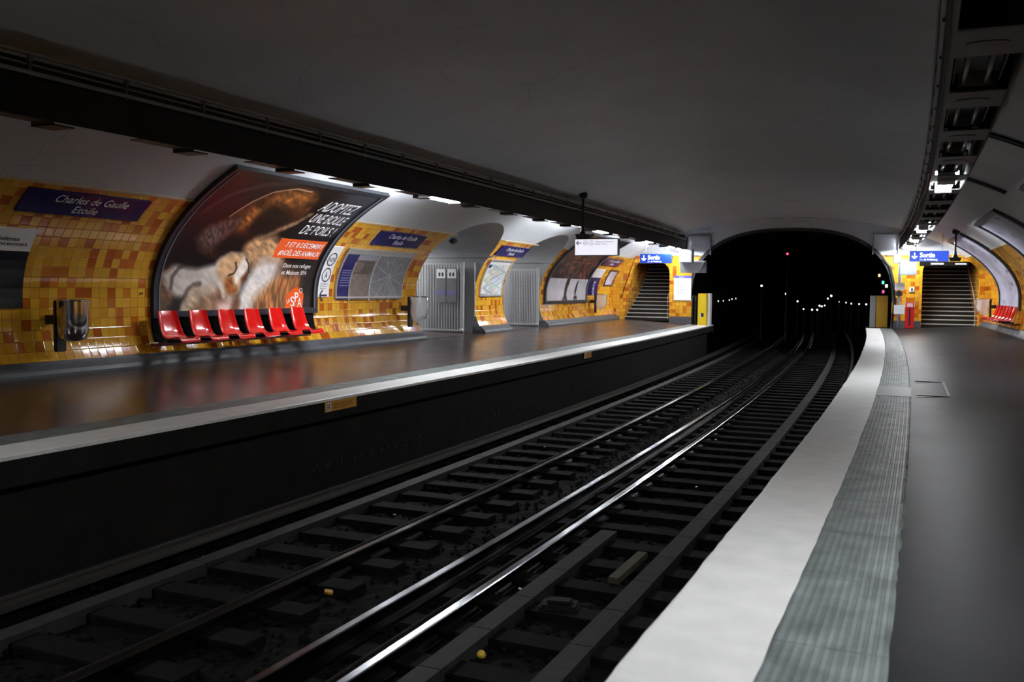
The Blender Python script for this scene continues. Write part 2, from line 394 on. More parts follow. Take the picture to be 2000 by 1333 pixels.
# passages behind the two openings: jambs, arch soffit, floor, end
for i, op in enumerate(OPEN):
    ol = []
    for z in (0.1, 1.2, 2.2): ol.append((op[0], z))
    for k in range(1, 24):
        s = (op[0] + op[1]) / 2 - (op[1] - op[0]) / 2 * math.cos(PI * k / 24); ol.append((s, arch_z(s, op)))
    for z in (2.2, 1.2, .1): ol.append((op[1], z))
    V = []; F = []
    def add_seg(a, b, sub):
        pass
    # dense outline so that the jamb follows the curve of the wall
    dn = []
    for p, q in zip(ol[:-1], ol[1:]):
        k = max(1, int(math.hypot(p[0] - q[0], p[1] - q[1]) / .12))
        for j in range(k): dn.append((p[0] + (q[0] - p[0]) * j / k, p[1] + (q[1] - p[1]) * j / k))
    dn.append(ol[-1])
    for s, z in dn:
        V.append(surf(-1, s, a_of(z))); V.append(W(s, -7.6, z)); V.append(W(s, -11.5, z))
    for j in range(len(dn) - 1):
        for c in (0, 1): F.append((j * 3 + c, j * 3 + c + 1, j * 3 + 4 + c, j * 3 + 3 + c))
    # back wall of the passage
    b = len(V); V += [W(op[0], -11.5, .1), W(op[1], -11.5, .1), W(op[1], -11.5, 3), W(op[0], -11.5, 3)]; F.append((b, b + 1, b + 2, b + 3))
    struct(link('wall_passage_%d' % (i + 1), V, F, GREYWALL))
    struct(link('floor_passage_%d' % (i + 1), [W(op[0], -6.69, .1605), W(op[1], -6.69, .1605), W(op[1], -11.5, ZW + .03), W(op[0], -11.5, ZW + .03)], [(0, 1, 2, 3)], FLOOR_L))
    e = empty('passage_fill_lamp', W((op[0] + op[1]) / 2 + .5, -9.6, 2.5)); tag(e, 'added unseen lamp brightening the %s wall passage' % ('nearer', 'farther')[i], 'lamp')  # unseen fill lamp, added to brighten the passage arch
    q = MB(); q.box(-.1, .1, -.5, .5, .03, .08, .01); q.obj('housing', WHITE, e); q = MB(); q.box(-.07, .07, -.48, .48, 0, .03, .008); q.obj('diffuser', emis('passage_fill_diffuser_%d' % i, (.95, .97, 1, 1), 230), e)
    # moulding at the springing of the far jamb, with a pipe on it
    m1 = MB(); c = op[1]
    vs = [W(c - .05, -6.55, 2.19), W(c, -6.5, 2.19), W(c, -11.4, 2.19), W(c - .05, -11.4, 2.19), W(c - .05, -6.5, 2.23), W(c, -6.45, 2.23), W(c, -11.4, 2.23), W(c - .05, -11.4, 2.23)]
    m1.add(vs, [(0, 3, 2, 1), (4, 5, 6, 7), (0, 1, 5, 4), (1, 2, 6, 5), (2, 3, 7, 6), (3, 0, 4, 7)])
    struct(m1.obj('trim_%d' % (3 + i), GREYWALL))

# ------------------------------------------------------------ platforms and track bed
HP = 2.85
def platform(side, nm, fm):
    slope = lambda o: ZW * max(0, (abs(o) - HP - .9)) / (6.95 - HP - .9)
    e = 6.70
    struct(swept('floor_platform_' + nm, [(side * (HP + .9), 0), (side * 5.0, slope(5.0)), (side * e, slope(e)), (side * e, -.1), (side * (HP + .9), -.1)], SBEG, SEND, fm))
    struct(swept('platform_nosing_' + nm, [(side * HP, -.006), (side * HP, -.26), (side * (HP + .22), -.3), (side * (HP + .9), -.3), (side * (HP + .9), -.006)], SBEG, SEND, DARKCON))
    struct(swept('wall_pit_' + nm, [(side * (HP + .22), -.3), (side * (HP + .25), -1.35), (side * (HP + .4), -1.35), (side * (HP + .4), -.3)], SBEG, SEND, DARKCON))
    # painted white edge strip with a hand-painted wavering border
    random.seed(3 + side); V = []; F = []; U = []; n = int((SEND - SBEG) / .12)
    wv = [0, 0]
    for k in range(n + 1):
        s = SBEG + (SEND - SBEG) * k / n
        wv[0] = wv[0] * .7 + random.uniform(-.0035, .0035) * (1 if side > 0 else .2); wv[1] = wv[1] * .8 + random.uniform(-.003, .003)
        a0 = HP + wv[0]; a1 = HP + .475 + wv[1]
        for o, z in ((a0 - .012, -.035), (a0 - .012, -.004), (a0 + .006, .002), (a1, .002)): V.append(W(s, side * o, z)); U.append((s, o))
    for k in range(n):
        for j in range(3): F.append((k * 4 + j, k * 4 + j + 1, k * 4 + 5 + j, k * 4 + 4 + j))
    o = link('edge_stripe', V, F, WHITE_PAINT, uv=U)
    tag(o, {1: 'broad white painted stripe along the edge of the near right-hand platform', -1: 'white painted stripe along the edge of the platform across the tracks'}[side], 'platform stripe')
    # tactile strip
    V = []; F = []; U = []
    for k in range(n + 1):
        s = SBEG + (SEND - SBEG) * k / n; j = random.uniform(-.006, .006)
        for o, z in ((HP + .475, .001), (HP + .48, .007), (HP + .885 + j, .007), (HP + .9 + j, .001)): V.append(W(s, side * o, z)); U.append((s, o))
    for k in range(n):
        for j in range(3): F.append((k * 4 + j, k * 4 + j + 1, k * 4 + 5 + j, k * 4 + 4 + j))
    o = link('tactile_strip', V, F, TACT, uv=U)
    tag(o, {1: 'grey ribbed tactile strip beside the white stripe on the near platform', -1: 'grey ribbed tactile strip beside the white stripe on the far left platform'}[side], 'tactile strip')
platform(-1, 'left', FLOOR_L); platform(1, 'right', FLOOR_R)
# smooth patch in the right tactile strip, manhole cover and worn marks
tag(swept('metal_cover', rect(3.32, 3.76, .007, .011), 13.1, 14.4, mat('smooth_grey_plate', srgb(118, 120, 120), .45)), 'smooth grey plate interrupting the ribbed strip of the near platform', 'cover plate')
mc = MB()
for a, b, c, d in ((13.2, 13.25, 3.82, 4.22), (15.3, 15.35, 3.82, 4.24), (13.2, 15.35, 4.19, 4.23)):
    vs = [W(a, c, .019), W(b, c, .019), W(b, d, .019), W(a, d, .019), W(a, c, .031), W(b, c, .031), W(b, d, .031), W(a, d, .031)]
    mc.add(vs, [(0, 3, 2, 1), (4, 5, 6, 7), (0, 1, 5, 4), (1, 2, 6, 5), (2, 3, 7, 6), (3, 0, 4, 7)])
tag(mc.obj('hatch_rim', mat('worn_metal_rim', srgb(84, 84, 84), .45)), 'thin worn metal rim of a rectangular hatch in the grey platform floor', 'floor hatch')

# ballast bed
random.seed(11); V = []; F = []; no = 56; ns = 420
for k in range(ns + 1):
    s = SBEG + (70 - SBEG) * (k / ns) ** 1.35
    for j in range(no + 1):
        o = -3.3 + 6.6 * j / no; V.append(W(s, o, -1.27 + random.uniform(-.022, .022)))
for k in range(ns):
    for j in range(no): q = k * (no + 1) + j; F.append((q, q + 1, q + no + 2, q + no + 1))
struct(link('floor_pit', V, F, BALLAST))
V = []; F = []; rng = random.Random(5)
ico = [(0, 0, 1), (.9, 0, .2), (.2, .9, .1), (-.8, .5, .2), (-.7, -.6, .1), (.3, -.9, .2), (0, 0, -.6)]
icf = [(0, 1, 2), (0, 2, 3), (0, 3, 4), (0, 4, 5), (0, 5, 1), (6, 2, 1), (6, 3, 2), (6, 4, 3), (6, 5, 4), (6, 1, 5)]
for _ in range(9000):
    s = 1.5 + 34 * rng.random() ** 1.6; o = rng.uniform(-2.9, 2.9); r = rng.uniform(.018, .038); a = rng.random() * 6.28; p = W(s, o, -1.25); b = len(V)
    for x, y, z in ico: V.append((p.x + r * (x * math.cos(a) - y * math.sin(a)), p.y + r * (x * math.sin(a) + y * math.cos(a)), p.z + r * z * rng.uniform(.7, 1.1)))
    F += [tuple(b + i for i in f) for f in icf]
tag(link('ballast', V, F, BALLAST), 'loose dark ballast stones covering the track bed', 'ballast', kind='stuff')

# sleepers
def sleeper(proto, s, o0, o1, lab, grp):
    if proto is None:
        mb = MB(); mb.box(o0, o1, -.13, .13, -.09, .05, .01); ob = mb.obj('sleeper', WOOD)
    else: ob = proto.copy(); COL.objects.link(ob)
    a = s / RAD; ob.location = W(s, 0, -1.245); ob.rotation_euler = (0, 0, a); tag(ob, lab, 'sleeper', grp); return ob
pL = pR = None; s = 1.2
while s < 44:
    x = sleeper(pL, s, -2.55, -.55, 'dark wooden sleeper across the left-hand track', 'sleepers of the left track'); pL = pL or x
    x = sleeper(pR, s + .2, .2, 2.2, 'dark wooden sleeper across the right-hand track', 'sleepers of the right track'); pR = pR or x
    s += .68
def rail_prof(c, top, w=.068, h=.15):
    k = w / 2; z = top
    return [(c - k * 2, z - h), (c + k * 2, z - h), (c + k * 2, z - h + .015), (c + .012, z - h + .035), (c + .012, z - .045), (c + k, z - .035), (c + k, z - .008), (c + k - .008, z), (c - k + .008, z), (c - k, z - .008), (c - k, z - .035), (c - .012, z - .045), (c - .012, z - h + .035), (c - k * 2, z - h + .015)]
for c, top, w, lab in ((-1.0, -1.1, .075, 'polished running rail of the left track with a narrow side groove'),
                       (.03, -1.1, .075, 'polished running rail nearest the middle of the track bed'),
                       (.55, -1.1, .075, 'bright running rail just right of the middle one')):
    e = empty('running_rail', W(0, c, -1.25)); e.rotation_euler = (0, 0, 0)
    tag(e, lab, 'rail', 'polished running rails'); x = swept('rail_section', rail_prof(c, top, w), 0.2, 70, STEEL, None); x.parent = e; x.matrix_parent_inverse = Matrix.Translation(-e.location)
    if c != .03:
        x = swept('check_rail', rail_prof(c - .105, top - .012, .03, .1), .2, 70, RUST); x.parent = e; x.matrix_parent_inverse = Matrix.Translation(-e.location)
tag(swept('third_rail', rail_prof(-2.7, -1.06, .07, .12), 2, 70, mat('dull_conductor_rail', srgb(130, 128, 126), .4, .9)), 'thin conductor rail close under the left platform wall', 'rail')
tag(swept('third_rail', rail_prof(2.42, -1.06, .07, .12), 2, 70, mat('dull_conductor_rail_right', srgb(130, 128, 126), .4, .9)), 'thin conductor rail in the shade under the right platform edge', 'rail')
def slab_run(o0, o1, s0, s1, seg, lab):
    mb = MB(); s = s0
    while s < s1 - .01:
        e = min(s + seg, s1); v, f, u = sweep(rect(o0, o1, -1.27, -1.15), s + .006, e - .006, seg); mb.add(v, f); s = e
    return tag(mb.obj('track_slab_strip', PLANK), lab, 'track strip')
slab_run(-2.27, -2.09, .5, 60, 3.0, 'flat dull grey strip running along the left-hand track')
slab_run(1.58, 1.76, .5, 60, .8, 'long flat segmented strip along the right-hand track nearest the white edge')
slab_run(.80, .97, .5, 9.2, .8, 'short flat segmented strip ending halfway along the right-hand track')
# bits on the track
mb = MB(); mb.box(-.16, .16, -.11, .11, 0, .09, .02); mb.box(-.1, .1, -.06, .06, .09, .12, .01)
o = mb.obj('track_box', RUST); o.location = W(6.9, 1.2, -1.25); o.rotation_euler = (0, 0, .2); tag(o, 'low dark rounded box lying between the two segmented strips', 'track box')
mb = MB(); mb.box(-.05, .05, -.45, .45, 0, .06, .005); o = mb.obj('wooden_batten', mat('pale_wood', srgb(70, 64, 44), .8, noise=.3)); o.location = W(8.1, 1.42, -1.2); tag(o, 'pale wooden batten lying beside the long segmented strip', 'batten')
mb = MB(); mb.lathe([(.0, -.033), (.018, -.028), (.03, -.014), (.034, 0), (.03, .014), (.018, .028), (0, .033)], 16)
o = mb.obj('yellow_ball', mat('yellow_ball_skin', srgb(232, 186, 60), .5, noise=.25, nscale=30), smooth=True); o.location = W(5.75, 1.05, -1.2); tag(o, 'small round yellow ball lying between the strips in front', 'ball')
mb = MB(); mb.box(-.05, .05, -.012, .012, 0, .008); o = mb.obj('paper_scrap', WHITE); o.location = W(6.8, -2.36, -1.215); o.rotation_euler = (0.1, .1, .5); tag(o, 'scrap of white paper on the ballast left of the left track', 'litter')
mb = MB(); mb.box(-.03, .03, -.02, .02, 0, .02); mb.box(-.01, .035, -.04, .0, .01, .03); o = mb.obj('crumpled_wrapper', YLABEL); o.location = W(6.4, -.7, -1.2); o.rotation_euler = (.3, .2, .7); tag(o, 'small crumpled yellowish wrapper between the rails', 'litter')
rng = random.Random(21)
for k, (px, py) in enumerate(((5.6, 1.9), (6.6, 2.25), (7.5, 1.95), (12, 1.2), (16, .7), (9, -1.6), (14, -1.7), (20, -.4), (7.2, .72), (25, .4))):
    mb = MB(); mb.box(-.014, .014, -.01, .01, 0, .008); o = mb.obj('cigarette_butt', WHITE); o.location = W(px, py, -1.205); o.rotation_euler = (rng.uniform(-.2, .2), rng.uniform(-.2, .2), rng.uniform(0, 3)); tag(o, 'tiny white cigarette butt on the dark track bed, ' + ('between the right strips, nearest', 'below the right platform edge, second nearest', 'below the right platform edge, third nearest', 'mid distance, right track', 'far along the right track', 'near part of left track', 'mid left track', 'far along the left track', 'beside the short segmented strip', 'farthest of all beside the middle rails')[k], 'litter', 'cigarette butts on the track bed')

# ------------------------------------------------------------ end wall, tunnel, stairs
TZ0, TA, TB = 1.0, 3.72, 2.68
def tun(n=40):
    r = []
    for k in range(n + 1):
        t = PI * k / n; c, s_ = math.cos(t), math.sin(t)
        r.append((TA * math.copysign(abs(c) ** (2 / 2.5), c), TZ0 + TB * abs(s_) ** (2 / 2.5)))
    return r                      # from right (+) over the top to left (-)
def tess(loops, s, m, name, uvon=False, flip=False):
    vs = [Vector((o, z, 0)) for lp in loops for o, z in lp]
    tr = tessellate_polygon([[Vector((o, z, 0)) for o, z in lp] for lp in loops])
    return link(name, [W(s, v.x, v.y) for v in vs], [tuple(t) for t in tr], m, uv=[(v.x, v.y) for v in vs])
def gate_loop(o0, o1, z0, z1, r, lean=0, m=8):
    p = [(o1, z0)]
    for k in range(m + 1):
        t = PI / 2 * k / m; p.append((o1 - r + r * math.cos(t), z1 - r + r * math.sin(t)))
    for k in range(m + 1):
        t = PI / 2 * (1 + k / m); p.append((o0 + lean + r + r * math.cos(t), z1 - r + r * math.sin(t)))
    p.append((o0, z0)); return p
GL = gate_loop(-6.52, -4.62, .12, 2.52, .5, .35); GR = gate_loop(4.74, 6.62, .05, 2.5, .35, 0)
prof_o = lambda z: float(np.interp(z, PR[:, 1], PR[:, 0]))
outer = [(prof_o(z), z) for z in np.linspace(2.75, 4.2, 40)]
outer = outer + [(-o, z) for o, z in outer[::-1]]          # right -> top -> left
T = tun(); Tin = [(o, z) for o, z in T]
TT = [p for p in T if p[1] > 2.75]
loopw = outer + [(TT[-1][0] - .06, 2.75)] + TT[::-1] + [(TT[0][0] + .06, 2.75)]
struct(tess([loopw], SEND, PLASTER, 'wall_end_upper'))
TLl = [p for p in T if p[1] <= 2.75 and p[0] < 0]; TLr = [p for p in T if p[1] <= 2.75 and p[0] > 0]
wl = [(-prof_o(z), z) for z in np.linspace(.3, 2.75, 24)]
left = wl + [(TT[-1][0] - .06, 2.75)] + TLl + [(-TA, .3)]
# left and right tiled fields, the stair opening is a notch from below
def field(side, G, tl, name):
    w = [(side * prof_o(z), z) for z in np.linspace(.05, 2.75, 26)]
    tl = tl if side < 0 else tl[::-1]
    loop = w + [(side * abs(tl[0][0]), 2.75)] + tl + [(side * TA, .05)]
    g = G if side > 0 else G          # (o1,z0) .. arch .. (o0,z0)
    inner = [p for p in g]
    inner[0] = (inner[0][0], .05); inner[-1] = (inner[-1][0], .05)
    if side < 0: loop = loop + inner
    else: loop = loop + inner[::-1]
    return struct(tess([loop], SEND, TILE, name))
field(-1, GL, TLl, 'wall_end_left'); field(1, GR, TLr, 'wall_end_right')
for o0, o1, nm in ((-4.6, -3.74, 'baseboard_end_left'), (3.74, 4.72, 'baseboard_end_right')):
    struct(swept(nm, rect(o0, o1, 0, .3), SEND - .05, SEND - .003, PLINTH))
def extrude_loop(loop, s0, s1, m, name, n=1):
    V = []; F = []; k = len(loop)
    for i in range(n + 1):
        for o, z in loop: V.append(W(s0 + (s1 - s0) * i / n, o, z))
    for i in range(n):
        for j in range(k - 1): F.append((i * k + j, i * k + j + 1, (i + 1) * k + j + 1, (i + 1) * k + j))
    return struct(link(name, V, F, m, smooth=True))
tl = [(TA, -1.4), (TA, 0)] + T + [(-TA, 0), (-TA, -1.4)]
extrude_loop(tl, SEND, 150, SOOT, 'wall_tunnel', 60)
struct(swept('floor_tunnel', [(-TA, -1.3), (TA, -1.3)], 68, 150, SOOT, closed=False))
struct(swept('trim_5', [(T[i][0], T[i][1]) for i in range(len(T))] + [(o * 1.035, TZ0 + (z - TZ0) * 1.045) for o, z in T[::-1]], SEND - .03, SEND - .002, mat('dark_arch_border', srgb(40, 40, 42), .7)))
# short ledges of both platforms running on into the tunnel mouth
for side, nm in ((-1, 'floor_ledge_left'), (1, 'floor_ledge_right')):
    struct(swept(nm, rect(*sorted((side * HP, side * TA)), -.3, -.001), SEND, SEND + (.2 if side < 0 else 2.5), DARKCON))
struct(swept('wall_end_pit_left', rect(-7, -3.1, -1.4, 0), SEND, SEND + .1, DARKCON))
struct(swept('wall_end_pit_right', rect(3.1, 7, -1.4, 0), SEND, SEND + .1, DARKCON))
# closing wall behind the camera
struct(link('wall_behind', [W(SBEG, o, z) for o, z in [(prof_o(z), z) for z in np.linspace(0, 4.2, 30)] + [(-prof_o(z), z) for z in np.linspace(4.2, 0, 30)] + [(-3, -1.4), (3, -1.4)]], [tuple(range(62))], PLASTER))

def stairs(side, o0, o1, z0, G, lab):
    root = empty('staircase', W(SEND + .1, (o0 + o1) / 2, z0), SEND / RAD); tag(root, lab, 'stairs')
    n = 16; rise = .157; run = .29; c = (o1 - o0) / 2 + .02
    ms = MB(); ms.box(-c, c, 0, run + .02, 0, rise); mn = MB(); mn.box(-c, c, -.014, .03, rise - .028, rise + .006, .004)
    st = nz = None
    for k in range(n):
        if st is None: a = ms.obj('step', STEP, root); b = mn.obj('nosing', NOSE, a); st, nz = a, b
        else: a = st.copy(); b = nz.copy(); COL.objects.link(a); COL.objects.link(b); a.parent = root; b.parent = a
        a.location = (0, .12 + k * run, k * rise)
    # side walls and sloping soffit of the stair well
    V = []; F = []; g = [(G[0][0], z0 - .1)] + G[1:-1] + [(G[-1][0], z0 - .1)]
    extrude = []
    k = len(g)
    for i, (ds, dz) in enumerate(((0, 0), (.35, 0), (5.2, 2.6))):
        for o, z in g: V.append(W(SEND + ds, o, z + (dz if z > 1.2 else 0)))
    for i in range(2):
        for j in range(k - 1): F.append((i * k + j, i * k + j + 1, (i + 1) * k + j + 1, (i + 1) * k + j))
    UVs = [(ds + (o if z > 2.4 else 0), z) for ds in (0, .35, 5.2) for o, z in g]
    struct(link('wall_stair_left' if side < 0 else 'wall_stair_right', V, F, TILE, uv=UVs))
    # handrail
    mb = MB(); e = o1 - .09 if side < 0 else o1 - .08
    mb.tube([W(SEND + .15, e, z0 + .1), W(SEND + .15, e, z0 + .95), W(SEND + 4.7, e, z0 + 3.4)], .02)
    tag(mb.obj('handrail', BARE), ('thin steel handrail inside the left stairway' if side < 0 else 'thin steel handrail inside the right stairway'), 'handrail')
stairs(-1, -6.52, -4.62, .1, GL, 'dark stairway with bright step edges at the end of the left platform')
stairs(1, 4.74, 6.62, .05, GR, 'dark stairway with bright step edges at the end of the right platform')

# ------------------------------------------------------------ lighting beams and lamps
PITCH = 1.95
def beam(side):
    root = empty('lighting_beam', W(10, side * 4.13, 3.0)); inv = Matrix.Translation(-root.location)
    tag(root, {-1: 'long dark overhead lighting beam above the left platform', 1: 'long overhead lighting beam with rectangular openings above the right platform'}[side], 'lighting beam')
    def p(o): o.parent = root; o.matrix_parent_inverse = inv; return o
    i, e = side * 3.9, side * 4.4
    a, b = SBEG + .5, SEND - .3
    p(swept('fascia', rect(*sorted((i, i + side * .02)), 2.945, 3.33), a, b, BEAMM))
    p(swept('back_panel', rect(*sorted((e - side * .02, e)), 2.995 if side > 0 else 3.10, 3.33), a, b, BEAMM))
    p(swept('top_panel', rect(*sorted((i, e)), 3.31, 3.34), a, b, BEAMM))
    p(swept('lower_cable_duct', rect(*sorted((i - side * .03, i + side * .05)), 3.335, 3.37), a, b, CONDUIT))
    # underside plate with openings
    SB = 5.2 if side > 0 else 4.7
    mb = MB()
    def slab(s0, s1, o0, o1, z0=3.0, z1=3.012):
        vs = [W(s0, o0, z0), W(s0, o1, z0), W(s1, o1, z0), W(s1, o0, z0), W(s0, o0, z1), W(s0, o1, z1), W(s1, o1, z1), W(s1, o0, z1)]
        mb.add(vs, [(0, 3, 2, 1), (4, 5, 6, 7), (0, 1, 5, 4), (1, 2, 6, 5), (2, 3, 7, 6), (3, 0, 4, 7)])
    s = SB - 6 * PITCH
    while s < b:
        if s > a and s < b - .7:
            slab(s + 1.25, min(s + PITCH, b), i + side * .02, e)
            slab(s, s + 1.25, i + side * .02, i + side * .06)
        s += PITCH
    p(mb.obj('underside_plate', BEAMU))
    # oval hand holes on the plates, their dark inside given by flat black discs
    s = SB - 5 * PITCH; k = 0
    mo = MB()
    while s < b - 1.5:
        if k % 1 == 0 and s > 0:
            c = W(s + 1.6, side * 4.15, 2.9985); n = 20
            vs = [c + Vector((.13 * math.cos(2 * PI * j / n), .075 * math.sin(2 * PI * j / n), 0)) for j in range(n)]
            mo.add(vs + [v + Vector((0, 0, -.004)) for v in vs], [tuple(range(n)), tuple(range(2 * n - 1, n - 1, -1))] + [(j, (j + 1) % n, n + (j + 1) % n, n + j) for j in range(n)])
        s += PITCH; k += 1
    p(mo.obj('oval_hole_disc', BLACK))
    if side < 0:                       # dark baffles hanging between the lamps on the wall side
        x = SB - 2 * PITCH - .02; bf = None
        while x < b - 1:
            if bf is None: q = MB(); q.box(-.16, .14, -.012, .25, -.05, -.035); q.box(-.16, .14, -.012, .012, -.05, .0); bf = o = q.obj('baffle', BLACK)
            else: o = bf.copy(); COL.objects.link(o)
            o.location = W(x, -4.24, 3.0); o.rotation_euler = (0, 0, x / RAD); p(o); x += PITCH
    # dark bundle of cables lying on the beam, and the tray above with brackets
    v = MB(); rgc = random.Random(8)
    for k in range(11):
        oo = side * (3.97 + .035 * (k % 6)); zz = 3.37 + .045 * (k // 6) + rgc.uniform(0, .02); v.tube([W(x, oo + rgc.uniform(-.008, .008), zz + rgc.uniform(-.006, .006)) for x in np.arange(a, b, 1.2)], .02, 6)
    p(tag(v.obj('cable_bundle', BLACK), None, None, None, 'stuff'))
    p(swept('tray_wall', rect(*sorted((side * 3.955, side * 3.965)), 3.34, 3.52), a, b, BEAMM))
    for nm, oo, zz, r in (('conduit', side * 3.86, 3.53, .014), ('conduit', side * 3.90, 3.50, .022), ('conduit', side * 3.93, 3.44, .012)):
        v = MB(); v.tube([W(x, oo, zz) for x in np.arange(a, b, 1.5)], r, 8); p(v.obj(nm, CONDUIT))
    br = None; x = .4
    bm_ = MB(); bm_.box(-.025, .035, -.03, .03, -.045, .03, .005); bm_.box(.0, .02, -.012, .012, -.19, -.03)
    if side > 0:
        bm_ = MB(); bm_.box(-.035, .025, -.03, .03, -.045, .03, .005); bm_.box(-.02, .0, -.012, .012, -.19, -.03)
    while x < b - .3:
        if br is None: o = br = bm_.obj('bracket', BRACK)
        else: o = br.copy(); COL.objects.link(o)
        o.location = W(x, side * 3.9, 3.5); o.rotation_euler = (0, 0, x / RAD); p(o); x += 1.16
    # hangers to the vault
    mb = MB(); x = 1.0
    while x < b: mb.tube([W(x, side * 4.15, 3.3), W(x, side * 4.15, Z0 + B_ * math.sqrt(1 - (4.15 / A_) ** 2) + .01)], .02, 8); x += 3.9
    p(mb.obj('hanger', BLACK))
    return root
beam(-1); beam(1)
# orange cable along the right beam
mb = MB(); mb.tube([W(x, 3.885 + .02 * math.sin(x * .9), 3.06 + .05 * math.sin(x * .35)) for x in np.arange(14, 27, .5)], .009, 6)
tag(mb.obj('orange_cable', mat('orange_sheath', srgb(206, 120, 50), .5)), 'orange cable running along the side of the right lighting beam', 'cable')

def lamp(side, s, lit, lab, grp=None, proto=None, zl=-.04):
    r = empty('fluorescent_lamp', W(s, side * 4.15, 3.02), s / RAD); tag(r, lab, 'lamp', grp)
    if proto:
        for ch in proto.children: c = ch.copy(); COL.objects.link(c); c.parent = r
        return r
    mb = MB(); mb.box(-.17, .17, -.6, .6, .13, .16, .005); mb.box(-.17, -.16, -.6, .6, .05, .13); mb.box(.16, .17, -.6, .6, .05, .13)
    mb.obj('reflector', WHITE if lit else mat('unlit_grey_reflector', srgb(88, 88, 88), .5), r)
    for x in (-.09, .07):
        t = MB(); z = zl if lit else .05
        t.tube([(x, -.575, z), (x, .575, z)], .022, 12); t.obj('tube', TUBE_ON if lit else TUBE_OFF, r, True)
    z = zl if lit else .05
    for y in (-.59, .59):
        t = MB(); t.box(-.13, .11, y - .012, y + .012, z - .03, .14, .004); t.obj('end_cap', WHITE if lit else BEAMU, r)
    return r
def unlit_list():
    litL = {5, 10.5, 13, 15.5}
LIT = [(1, 3.95), (-1, 1.42), (1, 15.55), (1, 26.3), (1, 31.1), (1, 34.9), (1, 36.4), (-1, 13.12), (-1, 15.0), (-1, 22.87), (-1, 24.9), (-1, 30.67), (-1, 34.57), (-1, 36.2)]
names = {(-1, 1.42): 'lit fluorescent lamp of the left beam before the left edge of view', (1, 3.95): 'lit fluorescent lamp of the right beam just above the nearest edge of view',
         (1, 15.55): 'largest brightly lit fluorescent lamp in the right beam', (1, 26.3): 'second lit lamp along the right beam above the blue exit sign',
         (1, 31.1): 'third lit lamp along the right beam', (1, 34.9): 'fourth lit lamp along the right beam', (1, 36.4): 'last lit lamp of the right beam by the end wall',
         (-1, 13.12): 'lit lamp sunk in the left beam above the right end of the dog poster', (-1, 22.87): 'lit lamp sunk in the left beam above the narrow tiled pier', (-1, 15.0): 'brightly lit lamp under the left beam above the blue station name plate', (-1, 24.9): 'lit lamp under the left beam just beyond the hanging sign post',
         (-1, 30.67): 'lit lamp under the left beam right of the white hanging sign', (-1, 34.57): 'lit lamp under the left beam above the left exit sign', (-1, 36.2): 'last lit lamp of the left beam by the end wall'}
pl = pr_ = None
for sd, s in LIT:
    if sd < 0 and s < 24:
        if s == 15.0: r = lamp(sd, s, True, names[(sd, s)])
        else: r = lamp(sd, s, True, names[(sd, s)], proto=pr_, zl=.02); pr_ = pr_ or r
    else: r = lamp(sd, s, True, names[(sd, s)], proto=pl); pl = pl or r
pu = None; ordn = ['first', 'second', 'third', 'fourth', 'fifth', 'sixth', 'seventh', 'eighth', 'ninth', 'tenth', 'eleventh', 'twelfth', 'thirteenth', 'fourteenth']
for sd, nm in ((-1, 'left'), (1, 'right')):
    k = 0; s = (5.2 + .62 + PITCH) if sd > 0 else 4.7 + .62
    while s < 35:
        if all(abs(s - q) > 1.22 or d != sd for d, q in LIT):
            r = lamp(sd, s, False, 'unlit lamp in the %s beam, %s dark one from the near end' % (nm, ordn[k]), 'unlit lamps of the %s beam' % nm, pu); pu = pu or r; k += 1
        s += PITCH

# ------------------------------------------------------------ things on the curved wall
def cslab(mb, side, s0, s1, a0, a1, d0, d1):
    n = max(1, int(abs(a1 - a0) / .12)); V = []
    for k in range(n + 1):
        a = a0 + (a1 - a0) * k / n
        for s, d in ((s0, d0), (s1, d0), (s1, d1), (s0, d1)): V.append(surf(side, s, a, d))
    F = [(0, 1, 2, 3), (n * 4 + 3, n * 4 + 2, n * 4 + 1, n * 4)]
    for k in range(n):
        for j in range(4): F.append((k * 4 + j, k * 4 + (j + 1) % 4, k * 4 + 4 + (j + 1) % 4, k * 4 + 4 + j))
    mb.add(V, F)
def wroot(name, side, s, a, lab, cat, grp=None):
    r = empty(name, surf(side, s, a)); tag(r, lab, cat, grp); return r
def own(o, root): o.parent = root; o.matrix_parent_inverse = Matrix.Translation(-root.location); return o
def cframe(side, s0, s1, a0, a1, w, d, m, root, nm='frame', d0=-.01):
    mb = MB()
    cslab(mb, side, s0, s0 + w, a0, a1, d0, d); cslab(mb, side, s1 - w, s1, a0, a1, d0, d)
    cslab(mb, side, s0 + w, s1 - w, a0, a0 + w, d0, d); cslab(mb, side, s0 + w, s1 - w, a1 - w, a1, d0, d)
    return own(mb.obj(nm, m), root)
def cprint(side, s0, s1, a0, a1, d, fn, root, nu=120, nv=90, nm='print', m=None):
    """curved sheet whose printed colours come from fn(S, A) -> rgb (sRGB 0..1)"""
    S, Ar = np.meshgrid(np.linspace(s0, s1, nu), np.linspace(a0, a1, nv), indexing='ij')
    rgb = np.clip(fn(S, Ar), 0, 1); lin = np.where(rgb > .04045, ((rgb + .055) / 1.055) ** 2.4, rgb / 12.92)
    col = [surf(side, 0, a, d) for a in np.linspace(a0, a1, nv)]
    oo = [(math.hypot(p.x + RAD, p.y) - RAD, p.z) for p in col]
    V = [W(s, o, z) for s in np.linspace(s0, s1, nu) for o, z in oo]
    F = [(i * nv + j, i * nv + j + 1, (i + 1) * nv + j + 1, (i + 1) * nv + j) for i in range(nu - 1) for j in range(nv - 1)]
    if side > 0: F = [f[::-1] for f in F]
    ob = link(nm, V, F, m or PRINT, smooth=True)
    at = ob.data.color_attributes.new('print', 'FLOAT_COLOR', 'POINT')
    at.data.foreach_set('color', np.concatenate([lin.reshape(-1, 3), np.ones((nu * nv, 1))], 1).astype(np.float32).ravel())
    return own(ob, root)
_tc = {}
